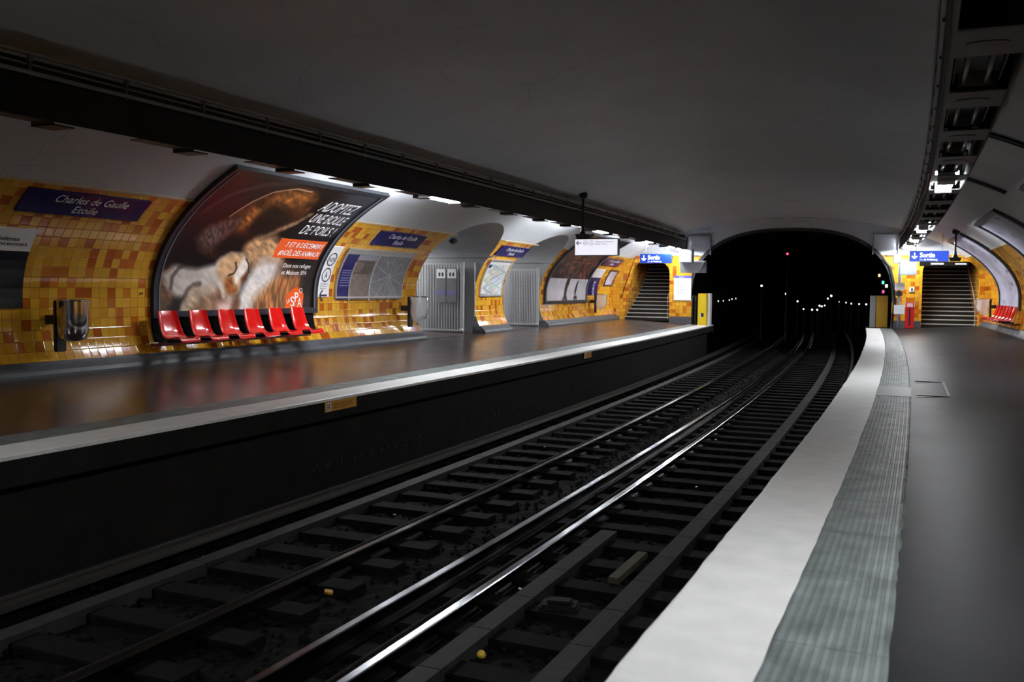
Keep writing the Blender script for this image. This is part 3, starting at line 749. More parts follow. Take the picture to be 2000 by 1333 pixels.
def glyphs(txt, align='LEFT'):
    """2-D triangles of a line of text, height-1 em, from Blender's own font"""
    key = (txt, align)
    if key in _tc: return _tc[key]
    c = bpy.data.curves.new('t', 'FONT'); c.body = txt; c.size = 1; c.align_x = align; c.resolution_u = 3; c.offset = .006
    o = bpy.data.objects.new('t', c); COL.objects.link(o)
    dg = bpy.context.evaluated_depsgraph_get(); me = o.evaluated_get(dg).to_mesh()
    r = ([(v.co.x, v.co.y) for v in me.vertices], [tuple(p.vertices) for p in me.polygons])
    o.evaluated_get(dg).to_mesh_clear(); bpy.data.objects.remove(o); bpy.data.curves.remove(c)
    _tc[key] = r; return r
def ctext(mb, side, txt, s, a, size, d, width=None, shear=0, align='LEFT', rot=0):
    """lettering laid on the curved wall, s/a = lower left (or centre) of the line"""
    v, f = glyphs(txt, align)
    if not v: return
    xs = [p[0] for p in v]; w = max(xs) - min(xs); k = (width / w) if width else size
    P = []
    for x, y in v:
        X, Y = x * k + shear * y * size, y * size
        if rot: X, Y = X * math.cos(rot) - Y * math.sin(rot), X * math.sin(rot) + Y * math.cos(rot)
        P.append(surf(side, s + (X if side < 0 else -X), a + Y, d))
    mb.add(P, f if side < 0 else [g[::-1] for g in f])
def cpoly(mb, side, pts, d, dense=.08):
    """thin filled polygon (s,a) on the wall, fan around its centre with subdivided rim"""
    q = []
    for i in range(len(pts)):
        a, b = pts[i], pts[(i + 1) % len(pts)]; n = max(1, int(math.hypot(a[0] - b[0], a[1] - b[1]) / dense))
        for k in range(n): q.append((a[0] + (b[0] - a[0]) * k / n, a[1] + (b[1] - a[1]) * k / n))
    cx = sum(p[0] for p in q) / len(q); cy = sum(p[1] for p in q) / len(q); n = len(q)
    V = [surf(side, cx, cy, d)]; R = 4
    for r in range(1, R + 1):
        for p in q: V.append(surf(side, cx + (p[0] - cx) * r / R, cy + (p[1] - cy) * r / R, d))
    F = [(0, 1 + k, 1 + (k + 1) % n) for k in range(n)]
    for r in range(R - 1):
        for k in range(n): F.append((1 + r * n + k, 1 + (r + 1) * n + k, 1 + (r + 1) * n + (k + 1) % n, 1 + r * n + (k + 1) % n))
    mb.add(V, F)
def ring(cx, cy, r, n=28): return [(cx + r * math.cos(2 * PI * k / n), cy + r * math.sin(2 * PI * k / n)) for k in range(n)]
def cring(mb, side, cx, cy, r0, r1, d, n=32):
    V = []
    for k in range(n):
        for r in (r0, r1): V.append(surf(side, cx + r * math.cos(2 * PI * k / n), cy + r * math.sin(2 * PI * k / n), d))
    mb.add(V, [(2 * k, 2 * k + 1, (2 * k + 3) % (2 * n), (2 * k + 2) % (2 * n)) for k in range(n)])

# numpy noise and soft polygons for printed pictures
rs = np.random.RandomState(4)
NG = rs.rand(64, 64)
def vnoise(x, y):
    xi = np.floor(x).astype(int); yi = np.floor(y).astype(int); fx = x - xi; fy = y - yi
    fx = fx * fx * (3 - 2 * fx); fy = fy * fy * (3 - 2 * fy)
    g = lambda i, j: NG[i % 64, j % 64]
    return (g(xi, yi) * (1 - fx) + g(xi + 1, yi) * fx) * (1 - fy) + (g(xi, yi + 1) * (1 - fx) + g(xi + 1, yi + 1) * fx) * fy
def fbm(x, y, n=4):
    r = 0; a = .5
    for k in range(n): r = r + a * vnoise(x * 2 ** k + 7 * k, y * 2 ** k + 3 * k); a *= .5
    return r / .94
def spoly(S, Ar, pts, soft):
    """soft inside mask of a polygon"""
    P = np.array(pts); n = len(P); ins = np.zeros(S.shape, bool); dmin = np.full(S.shape, 9.)
    for i in range(n):
        x1, y1 = P[i]; x2, y2 = P[(i + 1) % n]
        c = ((y1 > Ar) != (y2 > Ar)) & (S < (x2 - x1) * (Ar - y1) / ((y2 - y1) or 1e-9) + x1); ins ^= c
        t = np.clip(((S - x1) * (x2 - x1) + (Ar - y1) * (y2 - y1)) / ((x2 - x1) ** 2 + (y2 - y1) ** 2 + 1e-9), 0, 1)
        dmin = np.minimum(dmin, np.hypot(S - x1 - t * (x2 - x1), Ar - y1 - t * (y2 - y1)))
    sd = np.where(ins, dmin, -dmin); return np.clip(sd / soft * .5 + .5, 0, 1)
def sline(S, Ar, pts, w):
    d = np.full(S.shape, 9.)
    for (x1, y1), (x2, y2) in zip(pts[:-1], pts[1:]):
        t = np.clip(((S - x1) * (x2 - x1) + (Ar - y1) * (y2 - y1)) / ((x2 - x1) ** 2 + (y2 - y1) ** 2 + 1e-9), 0, 1)
        d = np.minimum(d, np.hypot(S - x1 - t * (x2 - x1), Ar - y1 - t * (y2 - y1)))
    return np.clip(1.5 - d / w, 0, 1)
SH = {
'dog': [(11.48, 2.31), (11.46, 2.58), (11.84, 2.83), (12.01, 3.21), (12.23, 3.54), (12.65, 3.72), (13.2, 3.68), (13.56, 3.41), (13.64, 3.09), (13.56, 2.78), (13.31, 2.52), (13.14, 2.36), (12.96, 2.15), (12.76, 2.07), (12.25, 1.99), (11.85, 2.03)],
'muzzle': [(11.46, 2.35), (11.53, 2.58), (11.86, 2.72), (12.1, 2.86), (12.15, 2.6), (12.02, 2.32), (11.93, 2.12), (11.69, 2.12)],
'cheek': [(12.67, 2.26), (12.89, 2.45), (13.34, 2.48), (13.82, 2.3), (13.87, 1.92), (13.27, 1.78), (12.86, 2.01)],
'fur': [(13.14, 1.87), (13.79, 2.05), (14.65, 1.76), (14.75, 1.51), (14.5, 1.35), (14.3, .9), (12.87, 0.9), (13.06, 1.27), (13.54, 1.56)],
'white': [(12.7, 0.9), (12.85, 1.29), (13.1, 1.75), (13.3, 2.0), (13.74, 2.02), (14.03, 1.85), (13.64, 1.5), (13.32, 1.29), (13.08, 0.9)],
'kit': [(11.04, 1.66), (11.25, 1.84), (11.5, 1.80), (11.74, 1.78), (12.13, 1.87), (12.21, 1.99), (12.42, 2.1), (12.75, 2.08), (12.98, 1.92), (13.06, 1.71), (12.92, 1.6), (12.88, 1.43), (12.73, 1.32), (12.89, 1.21), (12.8, 0.9), (11.4, 0.9), (11.51, 1.22), (11.6, 1.3), (11.36, 1.32), (11.16, 1.45)],
'head': [(12.21, 1.92), (12.42, 2.1), (12.77, 2.08), (13.02, 1.9), (13.05, 1.69), (12.9, 1.58), (12.86, 1.4), (12.73, 1.32), (12.52, 1.4), (12.44, 1.54), (12.24, 1.7)],
'leg': [(11.36, 0.9), (11.5, 1.2), (11.74, 1.47), (12.02, 1.45), (11.86, 1.17), (11.67, 0.9)],
'nearleft': [(10.94, 1.72), (11.18, 1.84), (11.36, 1.42), (11.19, 1.1), (11.02, 1.1)],
}
def animal_art(S, Ar):
    st = fbm(S * 5 - Ar * 3, Ar * 16 + S * 9); fine = vnoise(S * 30 + Ar * 22, Ar * 12 - S * 5)
    C = np.zeros(S.shape + (3,)); base = np.array([14, 9, 10.]) / 255
    C[:] = base
    def lay(mask, col, amp=.0, tex=None):
        nonlocal C
        t = (1 + amp * ((tex if tex is not None else st) * 2 - 1))[..., None]
        C = C * (1 - mask[..., None]) + np.array(col) / 255. * t * mask[..., None]
    # dark reddish ear fold at the upper left
    lay(spoly(S, Ar, [(11.15, 2.6), (11.1, 3.2), (11.3, 3.8), (13.2, 3.85), (12.6, 3.75), (12.1, 3.5), (11.8, 2.95), (11.4, 2.62)], .14), (30, 19, 20), .6)
    lay(sline(S, Ar, [(11.2, 2.9), (11.45, 3.35), (11.9, 3.7), (12.4, 3.8)], .05) * .7, (72, 54, 60))
    lay(spoly(S, Ar, SH['dog'], .08), (74, 38, 20), .8)
    lay(spoly(S, Ar, [(12.4, 3.3), (12.5, 3.62), (13.0, 3.66), (13.4, 3.5), (13.2, 3.3), (12.8, 3.25)], .15), (140, 84, 36), .6)
    lay(spoly(S, Ar, [(12.1, 2.75), (12.2, 3.1), (12.5, 3.15), (12.55, 2.85), (12.3, 2.65)], .12), (150, 90, 44), .8)
    lay(spoly(S, Ar, [(12.5, 2.5), (12.45, 3.1), (12.8, 3.2), (13.2, 3.1), (13.4, 2.9), (13.1, 2.55), (12.8, 2.4)], .12), (26, 14, 10), .5)
    lay(spoly(S, Ar, [(11.8, 2.15), (12.2, 2.5), (12.7, 2.4), (12.7, 2.1), (12.2, 2.02)], .1), (16, 10, 10), .3)
    lay(sline(S, Ar, [(11.84, 2.84), (12.02, 3.22), (12.24, 3.52), (12.66, 3.70), (13.1, 3.68)], .018) * .85, (190, 150, 126))
    lay(spoly(S, Ar, SH['muzzle'], .1), (92, 72, 68), .5, fine)
    lay(spoly(S, Ar, SH['cheek'], .1), (186, 144, 104), .45)
    lay(sline(S, Ar, [(13.0, 2.42), (13.25, 2.62), (13.6, 2.86), (13.75, 3.1)], .06) * .8, (140, 112, 84), .5)
    lay(spoly(S, Ar, SH['fur'], .1), (150, 96, 56), .45, vnoise(S * 26 - Ar * 4, Ar * 7))
    lay(spoly(S, Ar, SH['white'], .12), (214, 206, 202), .16)
    lay(spoly(S, Ar, SH['nearleft'], .06), (120, 84, 62), .7)
    lay(spoly(S, Ar, SH['kit'], .06), (204, 194, 186), .14)
    lay(spoly(S, Ar, [(11.9, .9), (11.85, 1.35), (12.2, 1.45), (12.5, 1.35), (12.8, 1.2), (12.7, .9)], .15), (168, 132, 104), .4)
    lay(spoly(S, Ar, [(12.2, 1.2), (12.35, 1.45), (12.5, 1.38), (12.42, .9), (12.25, .9)], .1), (96, 62, 44), .4)
    lay(spoly(S, Ar, [(12.31, 1.2), (12.64, 1.22), (12.7, 0.9), (12.3, 0.9)], .08), (226, 196, 190), .1)
    lay(spoly(S, Ar, [(12.62, .9), (12.72, 1.25), (12.86, 1.35), (12.9, 1.2), (12.84, .9)], .06), (110, 70, 50), .3)
    lay(spoly(S, Ar, SH['head'], .05), (204, 164, 124), .25)
    lay(spoly(S, Ar, [(12.8, 2.02), (12.98, 1.95), (13.02, 1.75), (12.88, 1.62), (12.74, 1.5), (12.7, 1.7), (12.76, 1.88)], .05), (236, 226, 220), .1)
    lay(spoly(S, Ar, [(12.5, 1.62), (12.66, 1.66), (12.74, 1.5), (12.84, 1.45), (12.76, 1.33), (12.6, 1.36), (12.5, 1.48)], .05), (140, 76, 34), .5)
    lay(spoly(S, Ar, [(12.88, 1.62), (13.04, 1.82), (13.06, 1.62), (12.95, 1.54)], .04), (110, 60, 32), .3)
    lay(sline(S, Ar, [(12.64, 1.92), (12.72, 1.82), (12.68, 1.72), (12.55, 1.68)], .018), (44, 22, 16))
    lay(sline(S, Ar, [(12.88, 2.0), (13.0, 1.9), (13.06, 1.74), (12.98, 1.6)], .016), (40, 24, 18))
    lay(sline(S, Ar, [(12.36, 1.52), (12.45, 1.42), (12.48, 1.32)], .045) * .6, (232, 222, 210))
    lay(sline(S, Ar, [(11.24, 1.46), (11.24, 1.64), (11.34, 1.78), (11.5, 1.88)], .04) * .6, (50, 34, 30))
    lay(sline(S, Ar, [(11.55, 1.3), (11.62, 1.42), (11.75, 1.5), (11.88, 1.52)], .05) * .65, (60, 40, 34))
    lay(spoly(S, Ar, SH['leg'], .05), (196, 170, 146), .3)
    lay(spoly(S, Ar, [(11.66, .9), (11.75, 1.15), (11.95, 1.3), (12.05, 1.2), (11.95, .9)], .1), (112, 80, 58), .3)
    # dark backdrop on the right where the message stands
    g = np.clip((S - 13.75) / .6, 0, 1) * np.clip((Ar - 2.5) / .3, 0, 1); lay(g, (52, 54, 60), .2)
    g = np.clip((S - 14.55) / .25, 0, 1) * np.clip((2.55 - Ar) / .2, 0, 1); lay(g, (30, 24, 22), .2)
    lay(np.clip((S - 13.7) / .3, 0, 1) * np.clip(1 - np.abs(Ar - 1.84) / .22, 0, 1) * .75, (44, 30, 24))
    return C

def big_poster(side, s0, s1, art, lab, nu=110, nv=90, fm=FRAME, pm=None):
    a0, a1 = a_of(.86), a_of(3.14)
    r = wroot('advertising_poster', side, (s0 + s1) / 2, a0, lab, 'poster')
    cframe(side, s0, s1, a0, a1, .11, .07, fm, r)
    for q in (s0 + .1, s1 - .125):
        mb = MB(); cslab(mb, side, q, q + .025, a0 + .1, a1 - .1, .06, .078); own(mb.obj('inner_trim', TRIMM), r)
    cprint(side, s0 + .1, s1 - .1, a0 + .1, a1 - .1, .03, art, r, nu, nv, m=PRINTM if side > 0 else PRINT)
    return r
P1 = big_poster(-1, 10.84, 15.2, animal_art, 'huge curved poster of a brown dog and a pale kitten above the red seats', 330, 230)
mb = MB(); cslab(mb, -1, 10.84, 15.1, a_of(.5), a_of(.86), -.01, .03); own(mb.obj('lower_shade_panel', mat('seat_shade_black', srgb(12, 12, 13), .9, spec=.1)), P1)  # blank panel, blackened to stand in for the seats' shadow
W1 = MB(); D1 = .036
ctext(W1, -1, 'ADOPTEZ', 13.80, 3.23, .42, D1, 1.05, .2); ctext(W1, -1, 'UNE BOULE', 13.84, 2.92, .34, D1, 1.06, .2); ctext(W1, -1, 'DE POILS !', 13.86, 2.62, .32, D1, 1.02, .2)
own(W1.obj('lettering', WHITE), P1)
ob = MB(); cpoly(ob, -1, [(13.56, 2.06), (14.97, 2.06), (14.97, 2.48), (13.52, 2.48)], .034)
cpoly(ob, -1, [(14.24, 1.34), (14.54, 1.5), (14.78, 1.36), (14.74, 1.06), (14.42, .95), (14.18, 1.06)], .034)
own(ob.obj('orange_patch', ORANGE), P1)
w2 = MB(); ctext(w2, -1, '7 ET 8 DÉCEMBRE', 13.74, 2.30, .16, .038, 1.16, .15); ctext(w2, -1, '#NOËL DES ANIMAUX', 13.66, 2.12, .16, .038, 1.26, .15)
ctext(w2, -1, 'Dans nos refuges', 13.96, 1.87, .12, .038, .86, .15); ctext(w2, -1, 'et Maisons SPA', 13.98, 1.73, .12, .038, .78, .15)
ctext(w2, -1, 'LA', 14.24, 1.17, .10, .038, .1, .1, rot=.3); ctext(w2, -1, 'S', 14.34, 1.12, .26, .038, .13, 0); ctext(w2, -1, 'P', 14.47, 1.20, .26, .038, .12, 0); ctext(w2, -1, 'A', 14.57, 1.10, .26, .038, .14, 0)
ctext(w2, -1, 'www.la-spa.fr', 13.56, 1.01, .10, .038, .56, 0); ctext(w2, -1, 'C NEWS', 11.0, .985, .13, .038, .44, .1)
ctext(w2, -1, 'PURINA', 11.76, .985, .12, .038, .42, 0); cring(w2, -1, 14.68, 1.42, .035, .05, .038, 16)
own(w2.obj('small_lettering', WHITE), P1)
w3 = MB(); 
for x, y in ((11.62, .98), (11.68, 1.04), (11.62, 1.04), (11.68, .98)):
    cpoly(w3, -1, [(x, y), (x + .045, y), (x + .045, y + .045), (x, y + .045)], .038)
own(w3.obj('chequer_mark', mat('pink_white_print', srgb(240, 200, 205), .3)), P1)

def montage_art(S, Ar):
    C = np.zeros(S.shape + (3,)); n = vnoise(S * 3.1, Ar * 9); n2 = fbm(S * 6 + Ar * 4, Ar * 5 + 9); k = vnoise(np.floor(S * 3.2) * 3.7, np.floor(Ar * 2.4) * 5.1)
    d = np.clip((vnoise(S * 7 + Ar * 5, Ar * 4 - S * 3) - .45) * 4, 0, 1); e = np.clip((vnoise(S * 5 + 3, Ar * 7) - .55) * 5, 0, 1); up_ = np.stack([.10 + .42 * d * k + .16 * e, .07 + .20 * d * n + .13 * e, .09 + .22 * d * n2 + .16 * e * k], -1)
    low = np.stack([.80 + 0 * S, .79 + 0 * S, .82 + 0 * S], -1) * (.86 + .14 * n2)[..., None]
    fig = spoly(S, Ar, [(30.3, 1.1), (30.5, 1.25), (30.6, 1.95), (30.9, 2.1), (30.95, 1.7), (30.75, 1.3), (30.9, 1.08)], .06)
    fig = np.maximum(fig, spoly(S, Ar, [(31.7, 1.3), (31.85, 1.75), (32.0, 1.8), (32.0, 1.55), (31.9, 1.3)], .05)); fig = np.maximum(fig, spoly(S, Ar, [(31.6, 1.12), (32.1, 1.12), (32.0, 1.25), (31.7, 1.25)], .03))
    low = low * (1 - fig[..., None]) + np.array([.16, .1, .13]) * fig[..., None]
    m = (Ar > 1.86)[..., None]; C = np.where(m, up_, low)
    C = np.where((np.abs(Ar - 2.55) < .02)[..., None], C * 1.6 + .08, C)
    C = np.where(((Ar < 1.08) & (S < 30.4))[..., None], np.array([.86, .3, .3]), C); C = np.where(((Ar < 1.08) & (S >= 30.4))[..., None], np.array([.4, .4, .44]), C)
    return C
big_poster(-1, 28.4, 33.3, montage_art, 'dark curved film poster with a white lower third behind the hanging sign', 150, 110)
def pale_art(S, Ar):
    n = fbm(S * 1.4 + 3, Ar * 2.2); l = np.clip((vnoise(S * 2, Ar * 5 + 4) - .72) * 8, 0, 1) * np.clip(vnoise(S * 9, Ar * 9) * 3 - 1.5, 0, 1)
    return np.stack([.78 - .25 * n, .78 - .25 * n, .84 - .24 * n], -1) * (1 - .8 * l)[..., None]
big_poster(1, 21.7, 26.1, pale_art, 'pale curved poster high on the right wall nearest the right edge', 90, 80)
big_poster(1, 30.2, 34.6, pale_art, 'pale curved poster on the right wall beside the stairs above red seats', 90, 80)
def dim_art(S, Ar):
    n = fbm(S * 3, Ar * 4); return np.stack([.30 + .3 * n, .28 + .25 * n, .2 + .3 * n], -1)
big_poster(1, 12.9, 17.3, dim_art, 'dim curved poster on the right wall mostly outside the right edge', 40, 40)

def name_plate(side, s0, s1, z0, z1, lab, off=.25):
    a0, a1 = a_of(z0), a_of(z1); r = wroot('station_name_plate', side, (s0 + s1) / 2, a0, lab, 'name plate', 'blue station name plates')
    mb = MB(); cslab(mb, side, s0, s1, a0, a1, .0, .03); own(mb.obj('panel', BLUE), r)
    t = MB(); w = s1 - s0; h = a1 - a0; lo = s0 if side < 0 else s1; sg = 1 if side < 0 else -1
    ctext(t, side, 'Charles de Gaulle', lo + sg * w * .22, a0 + h * .55, h * .47, .034, w * .6, .2); ctext(t, side, 'Etoile', lo + sg * w * .40, a0 + h * .14, h * .43, .034, w * .2, .2)
    own(t.obj('lettering', WHITE), r)
name_plate(-1, 8.08, 10.08, 2.30, 2.57, 'station name plate in shadow left of the dog poster')
name_plate(-1, 16.5, 18.53, 2.27, 2.54, 'navy station name plate above the framed maps')
name_plate(-1, 23.0, 25.1, 2.28, 2.53, 'navy station name plate on the narrow tiled pier')
name_plate(-1, 33.7, 36.2, 2.28, 2.54, 'small distant station name plate near the left stairway')

# framed maps between poster and first opening
def map_art(S, Ar):
    n = fbm(S * 9, Ar * 9); l = np.zeros(S.shape)
    rg = random.Random(3)
    cx, cy = 17.95, 1.75
    for k in range(12):
        t = 2 * PI * k / 12 + .2; l = np.maximum(l, sline(S, Ar, [(cx, cy), (cx + 1.2 * math.cos(t), cy + 1.2 * math.sin(t))], .008))
    for k in range(26):
        x = rg.uniform(17.2, 18.8); y = rg.uniform(1.2, 2.3); t = rg.uniform(0, 3.1); L_ = rg.uniform(.3, .9); l = np.maximum(l, .6 * sline(S, Ar, [(x, y), (x + L_ * math.cos(t), y + L_ * math.sin(t))], .006))
    g = .46 + .12 * n + .22 * l; return np.stack([g, g, g * 1.04], -1)
def brown_art(S, Ar):
    n = fbm(S * 14, Ar * 20); C = np.stack([.40 + .2 * n, .35 + .18 * n, .33 + .16 * n], -1)
    m = ((Ar > 1.78) & (np.abs(vnoise(S * 5, Ar * 3) - .5) < .2))[..., None]; C = np.where(m, C * .75, C)
    return np.where((Ar > 2.1)[..., None], np.array([.6, .6, .64]), C)
def blue_art(S, Ar):
    C = np.zeros(S.shape + (3,)); C[:] = (.10, .09, .36)
    ln = (np.abs((Ar * 18) % 1 - .5) < .14) & (Ar > 1.5) & (Ar < 1.9) & (S > 15.98) & (S < 16.55)
    return np.where(ln[..., None], np.array([.6, .58, .75]), C)
r = wroot('map_display', -1, 17.3, a_of(1.15), 'wide aluminium framed display of a navy text panel and grey street map', 'map')
mb = MB(); cslab(mb, -1, 15.86, 18.62, a_of(1.15), a_of(2.16), .0, .035); own(mb.obj('backing', ALU), r)
cframe(-1, 15.86, 18.62, a_of(1.14), a_of(2.17), .035, .055, ALU, r)
cprint(-1, 15.92, 16.82, 1.23, 2.24, .04, blue_art, r, 40, 80, 'navy_notice', PRINT); cprint(-1, 16.36, 17.1, 1.23, 2.24, .043, brown_art, r, 60, 80, 'brown_notice', PRINT)
cprint(-1, 17.2, 18.57, 1.23, 2.24, .04, map_art, r, 140, 110, 'street_map', PRINT)
mb = MB(); cslab(mb, -1, 17.12, 17.18, 1.2, 2.27, .035, .055); own(mb.obj('divider', ALU), r)
mb = MB(); cslab(mb, -1, 16.34, 16.37, 1.2, 2.06, .04, .05); own(mb.obj('divider', ALU), r)
def metro_art(S, Ar):
    l = np.zeros(S.shape); C = np.zeros(S.shape + (3,)); C[:] = (.84, .85, .85); rg = random.Random(9)
    for k, c in enumerate([(.55, .7, .55), (.75, .6, .7), (.5, .6, .8), (.85, .75, .4), (.6, .75, .8), (.8, .5, .5), (.55, .55, .6), (.5, .75, .6), (.7, .7, .5), (.6, .6, .8)] * 2):
        p = [(23.2 + 1.6 * rg.random(), 1.25)]
        for j in range(4): p.append((23.15 + 1.6 * rg.random(), 1.25 + .24 * (j + 1)))
        m = sline(S, Ar, p, .009)[..., None]; C = C * (1 - m) + np.array(c) * m
    return C
r = wroot('map_display', -1, 24, a_of(1.15), 'white aluminium framed network map on the narrow tiled pier', 'map')
cframe(-1, 23.06, 24.66, a_of(1.14), a_of(2.17), .05, .045, ALU, r); cprint(-1, 23.1, 24.62, a_of(1.16), a_of(2.15), .025, metro_art, r, 120, 110)
mb = MB(); cpoly(mb, -1, [(23.16, 1.24), (23.42, 1.24), (23.42, 1.32), (23.16, 1.32)], .03); cpoly(mb, -1, [(23.16, 2.1), (23.34, 2.1), (23.34, 2.2), (23.16, 2.2)], .03); own(mb.obj('blue_mark', BLUE), r)

def arrow(mb, side, cx, cy, k, d, flip=1):
    """left-pointing arrow: shaft and two barbs"""
    for pts in (((-.5, 0), (.5, 0)), ((-.5, 0), (-.1, .42)), ((-.5, 0), (-.1, -.42))):
        (x1, y1), (x2, y2) = pts; l = math.hypot(x2 - x1, y2 - y1); nx, ny = -(y2 - y1) / l * .07, (x2 - x1) / l * .07
        cpoly(mb, side, [(cx + k * (x1 + nx) * flip, cy + k * (y1 + ny)), (cx + k * (x2 + nx) * flip, cy + k * (y2 + ny)), (cx + k * (x2 - nx) * flip, cy + k * (y2 - ny)), (cx + k * (x1 - nx) * flip, cy + k * (y1 - ny))], d, .2)
r = wroot('direction_sign', -1, 15.5, 1.2, 'narrow white upright sign with blue rings and left arrow beside the dog poster', 'sign')
mb = MB(); cslab(mb, -1, 15.27, 15.66, a_of(1.17), a_of(2.17), 0, .02); own(mb.obj('panel', WHITE), r)
mb = MB(); cring(mb, -1, 15.47, 2.08, .125, .15, .024); cring(mb, -1, 15.47, 1.74, .125, .15, .024); ctext(mb, -1, 'RER', 15.36, 2.03, .13, .024, .22); ctext(mb, -1, 'A', 15.42, 1.67, .19, .024, .1); arrow(mb, -1, 15.46, 1.32, .26, .024)
for k in range(3): ctext(mb, -1, ('La Défense', 'Vincennes', 'Boissy')[k], 15.33, 1.54 - k * .045, .04, .024, .26 - .03 * k)
own(mb.obj('symbol', INK), r)
# direction panel at the left edge of the picture
r = wroot('line_direction_sign', -1, 7.6, a_of(1.05), 'dark tall line panel with a white heading at the left edge', 'sign')
mb = MB(); cslab(mb, -1, 6.7, 8.56, a_of(1.06), a_of(1.81), 0, .03); own(mb.obj('panel', mat('black_panel', srgb(16, 16, 28), .3)), r)
mb = MB(); cslab(mb, -1, 6.7, 8.56, a_of(1.81), a_of(2.09), 0, .034); own(mb.obj('heading', WHITE), r)
mb = MB(); ctext(mb, -1, 'La Défense', 7.88, 2.10, .085, .038, .46); ctext(mb, -1, 'Château de Vincennes', 7.32, 2.03, .085, .038, 1.16); ctext(mb, -1, 'Direction', 7.9, 1.93, .06, .038, .26); ctext(mb, -1, 'correspondances', 8.2, 1.935, .035, .038, .28)
own(mb.obj('lettering', BINK), r)
# two panels beyond the film poster
r = wroot('exit_direction_sign', -1, 34, 1.2, 'narrow navy exit panel with a white top right of the film poster', 'sign')
mb = MB(); cslab(mb, -1, 33.42, 34.85, a_of(1.15), a_of(1.82), 0, .03); own(mb.obj('panel', BLUE), r)
mb = MB(); cslab(mb, -1, 33.42, 34.85, a_of(1.82), a_of(2.13), 0, .03); own(mb.obj('white_top', WHITE), r)
mb = MB(); ctext(mb, -1, 'SORTIE', 34.3, 1.25, .34, .036, .56, rot=PI / 2); own(mb.obj('lettering', WHITE), r)
def rep_art(S, Ar): n = vnoise(S * 4, Ar * 14); return np.stack([.62 + .25 * n, .62 + .2 * n, .7 + .2 * n], -1)
r = wroot('notice_board', -1, 36.4, 1.6, 'small framed notice board last on the left wall before the stairs', 'notice')
cframe(-1, 35.7, 37.0, a_of(1.5), a_of(2.14), .05, .04, FRAME, r); cprint(-1, 35.74, 36.96, a_of(1.5) + .04, a_of(2.14) - .04, .02, rep_art, r, 30, 30)

# small fixtures on the left wall: two camera/alarm studs
for s, z, lab in ((10.65, 1.25, 'tiny chrome stud on the tiles just left of the dog poster'), (19.98, 2.52, 'small dark box at the arch corner of the first passage')):
    if z < 2:
        mb = MB(); cslab(mb, -1, s - .015, s + .015, a_of(z) - .015, a_of(z) + .015, -.002, .03); tag(mb.obj('wall_stud', STAIN), lab, 'stud')
    else:
        mb = MB(); cslab(mb, -1, s - .2, s - .02, a_of(z) - .06, a_of(z) + .06, -.002, .1); tag(mb.obj('junction_box', BLACK), lab, 'box')

# ------------------------------------------------------------ folding gates in the passages
def gate(s, o0, o1, z0, z1, nb, lab, posters):
    """gate leaf across the passage, facing back along the platform; local x = across, y = along, z = up"""
    r = empty('folding_gate', W(s, (o0 + o1) / 2, z0), s / RAD); tag(r, lab, 'gate', 'folding steel gates')
    h = z1 - z0; c = (o1 - o0) / 2
    mb = MB(); mb.box(-c, c, -.025, .025, h - .05, h, .005); mb.box(-c, c, -.025, .025, .03, .08, .005); mb.box(-c, -c + .05, -.03, .03, .03, h, .005); mb.obj('frame', BARE, r)
    mb = MB(); mb.box(c - .06, c + .02, -.045, .045, 0, h + .03, .008); mb.obj('post', BARE, r)
    mb = MB(); w = (2 * c - .1) / nb; mb.tube([(0, 0, .08), (0, 0, h - .05)], w * .24, 8); b = None
    for k in range(nb):
        o = mb.obj('bar', BARE, r) if b is None else b.copy()
        if b is not None: COL.objects.link(o); o.parent = r
        b = b or o; o.location = (-c + .06 + w * (k + .5), 0, 0)
    mb = MB(); mb.tube([(c - .02, -.04, .1), (c - .02, -.04, .02)], .05, 10); mb.obj('wheel', BARE, r, True)
    if posters:
        p = empty('notice_sheet', W(s, 0, 0)); bpy.data.objects.remove(p)
        for k, x in enumerate((-.16, .16)):
            e = empty('notice_sheet', W(s - .05, (o0 + o1) / 2 + c * .35 + x, z0 + 1.1), s / RAD); tag(e, ('left' if k == 0 else 'right') + ' one of two notice sheets hung on the nearer gate', 'notice', 'notices on the nearer gate')
            mb = MB(); mb.box(-.14, .14, -.012, 0, -.3, .62); mb.obj('sheet', mat('grey_sheet_%d' % k, srgb(120, 120, 122), .4), e)
            mb = MB(); mb.box(-.13, .13, -.016, -.012, .35, .6); mb.obj('white_heading', WHITE, e)
            mb = MB(); mb.box(-.07, -.02, -.019, -.016, .4, .5); mb.box(.02, .07, -.019, -.016, .4, .5); mb.obj('dark_symbol', BINK, e)
            mb = MB(); mb.box(-.13, .13, -.016, -.012, -.1, .02); mb.obj('violet_band', mat('violet_band_%d' % k, srgb(120, 116, 160), .4), e)
    return r
gate(22.5, -8.66, -7.2, ZW + .01, 2.04, 17, 'steel barred folding gate with notices in the nearer wall opening', True)
gate(27.75, -8.3, -6.95, ZW + .01, 2.0, 22, 'steel barred folding gate in the farther wall opening', False)
mb = MB(); mb.tube([W(22.76, -6.98, 2.05), W(22.76, -6.98, .6)], .018, 8); tag(mb.obj('wall_pipe', BARE), 'thin vertical pipe on the jamb beside the nearer gate', 'pipe')

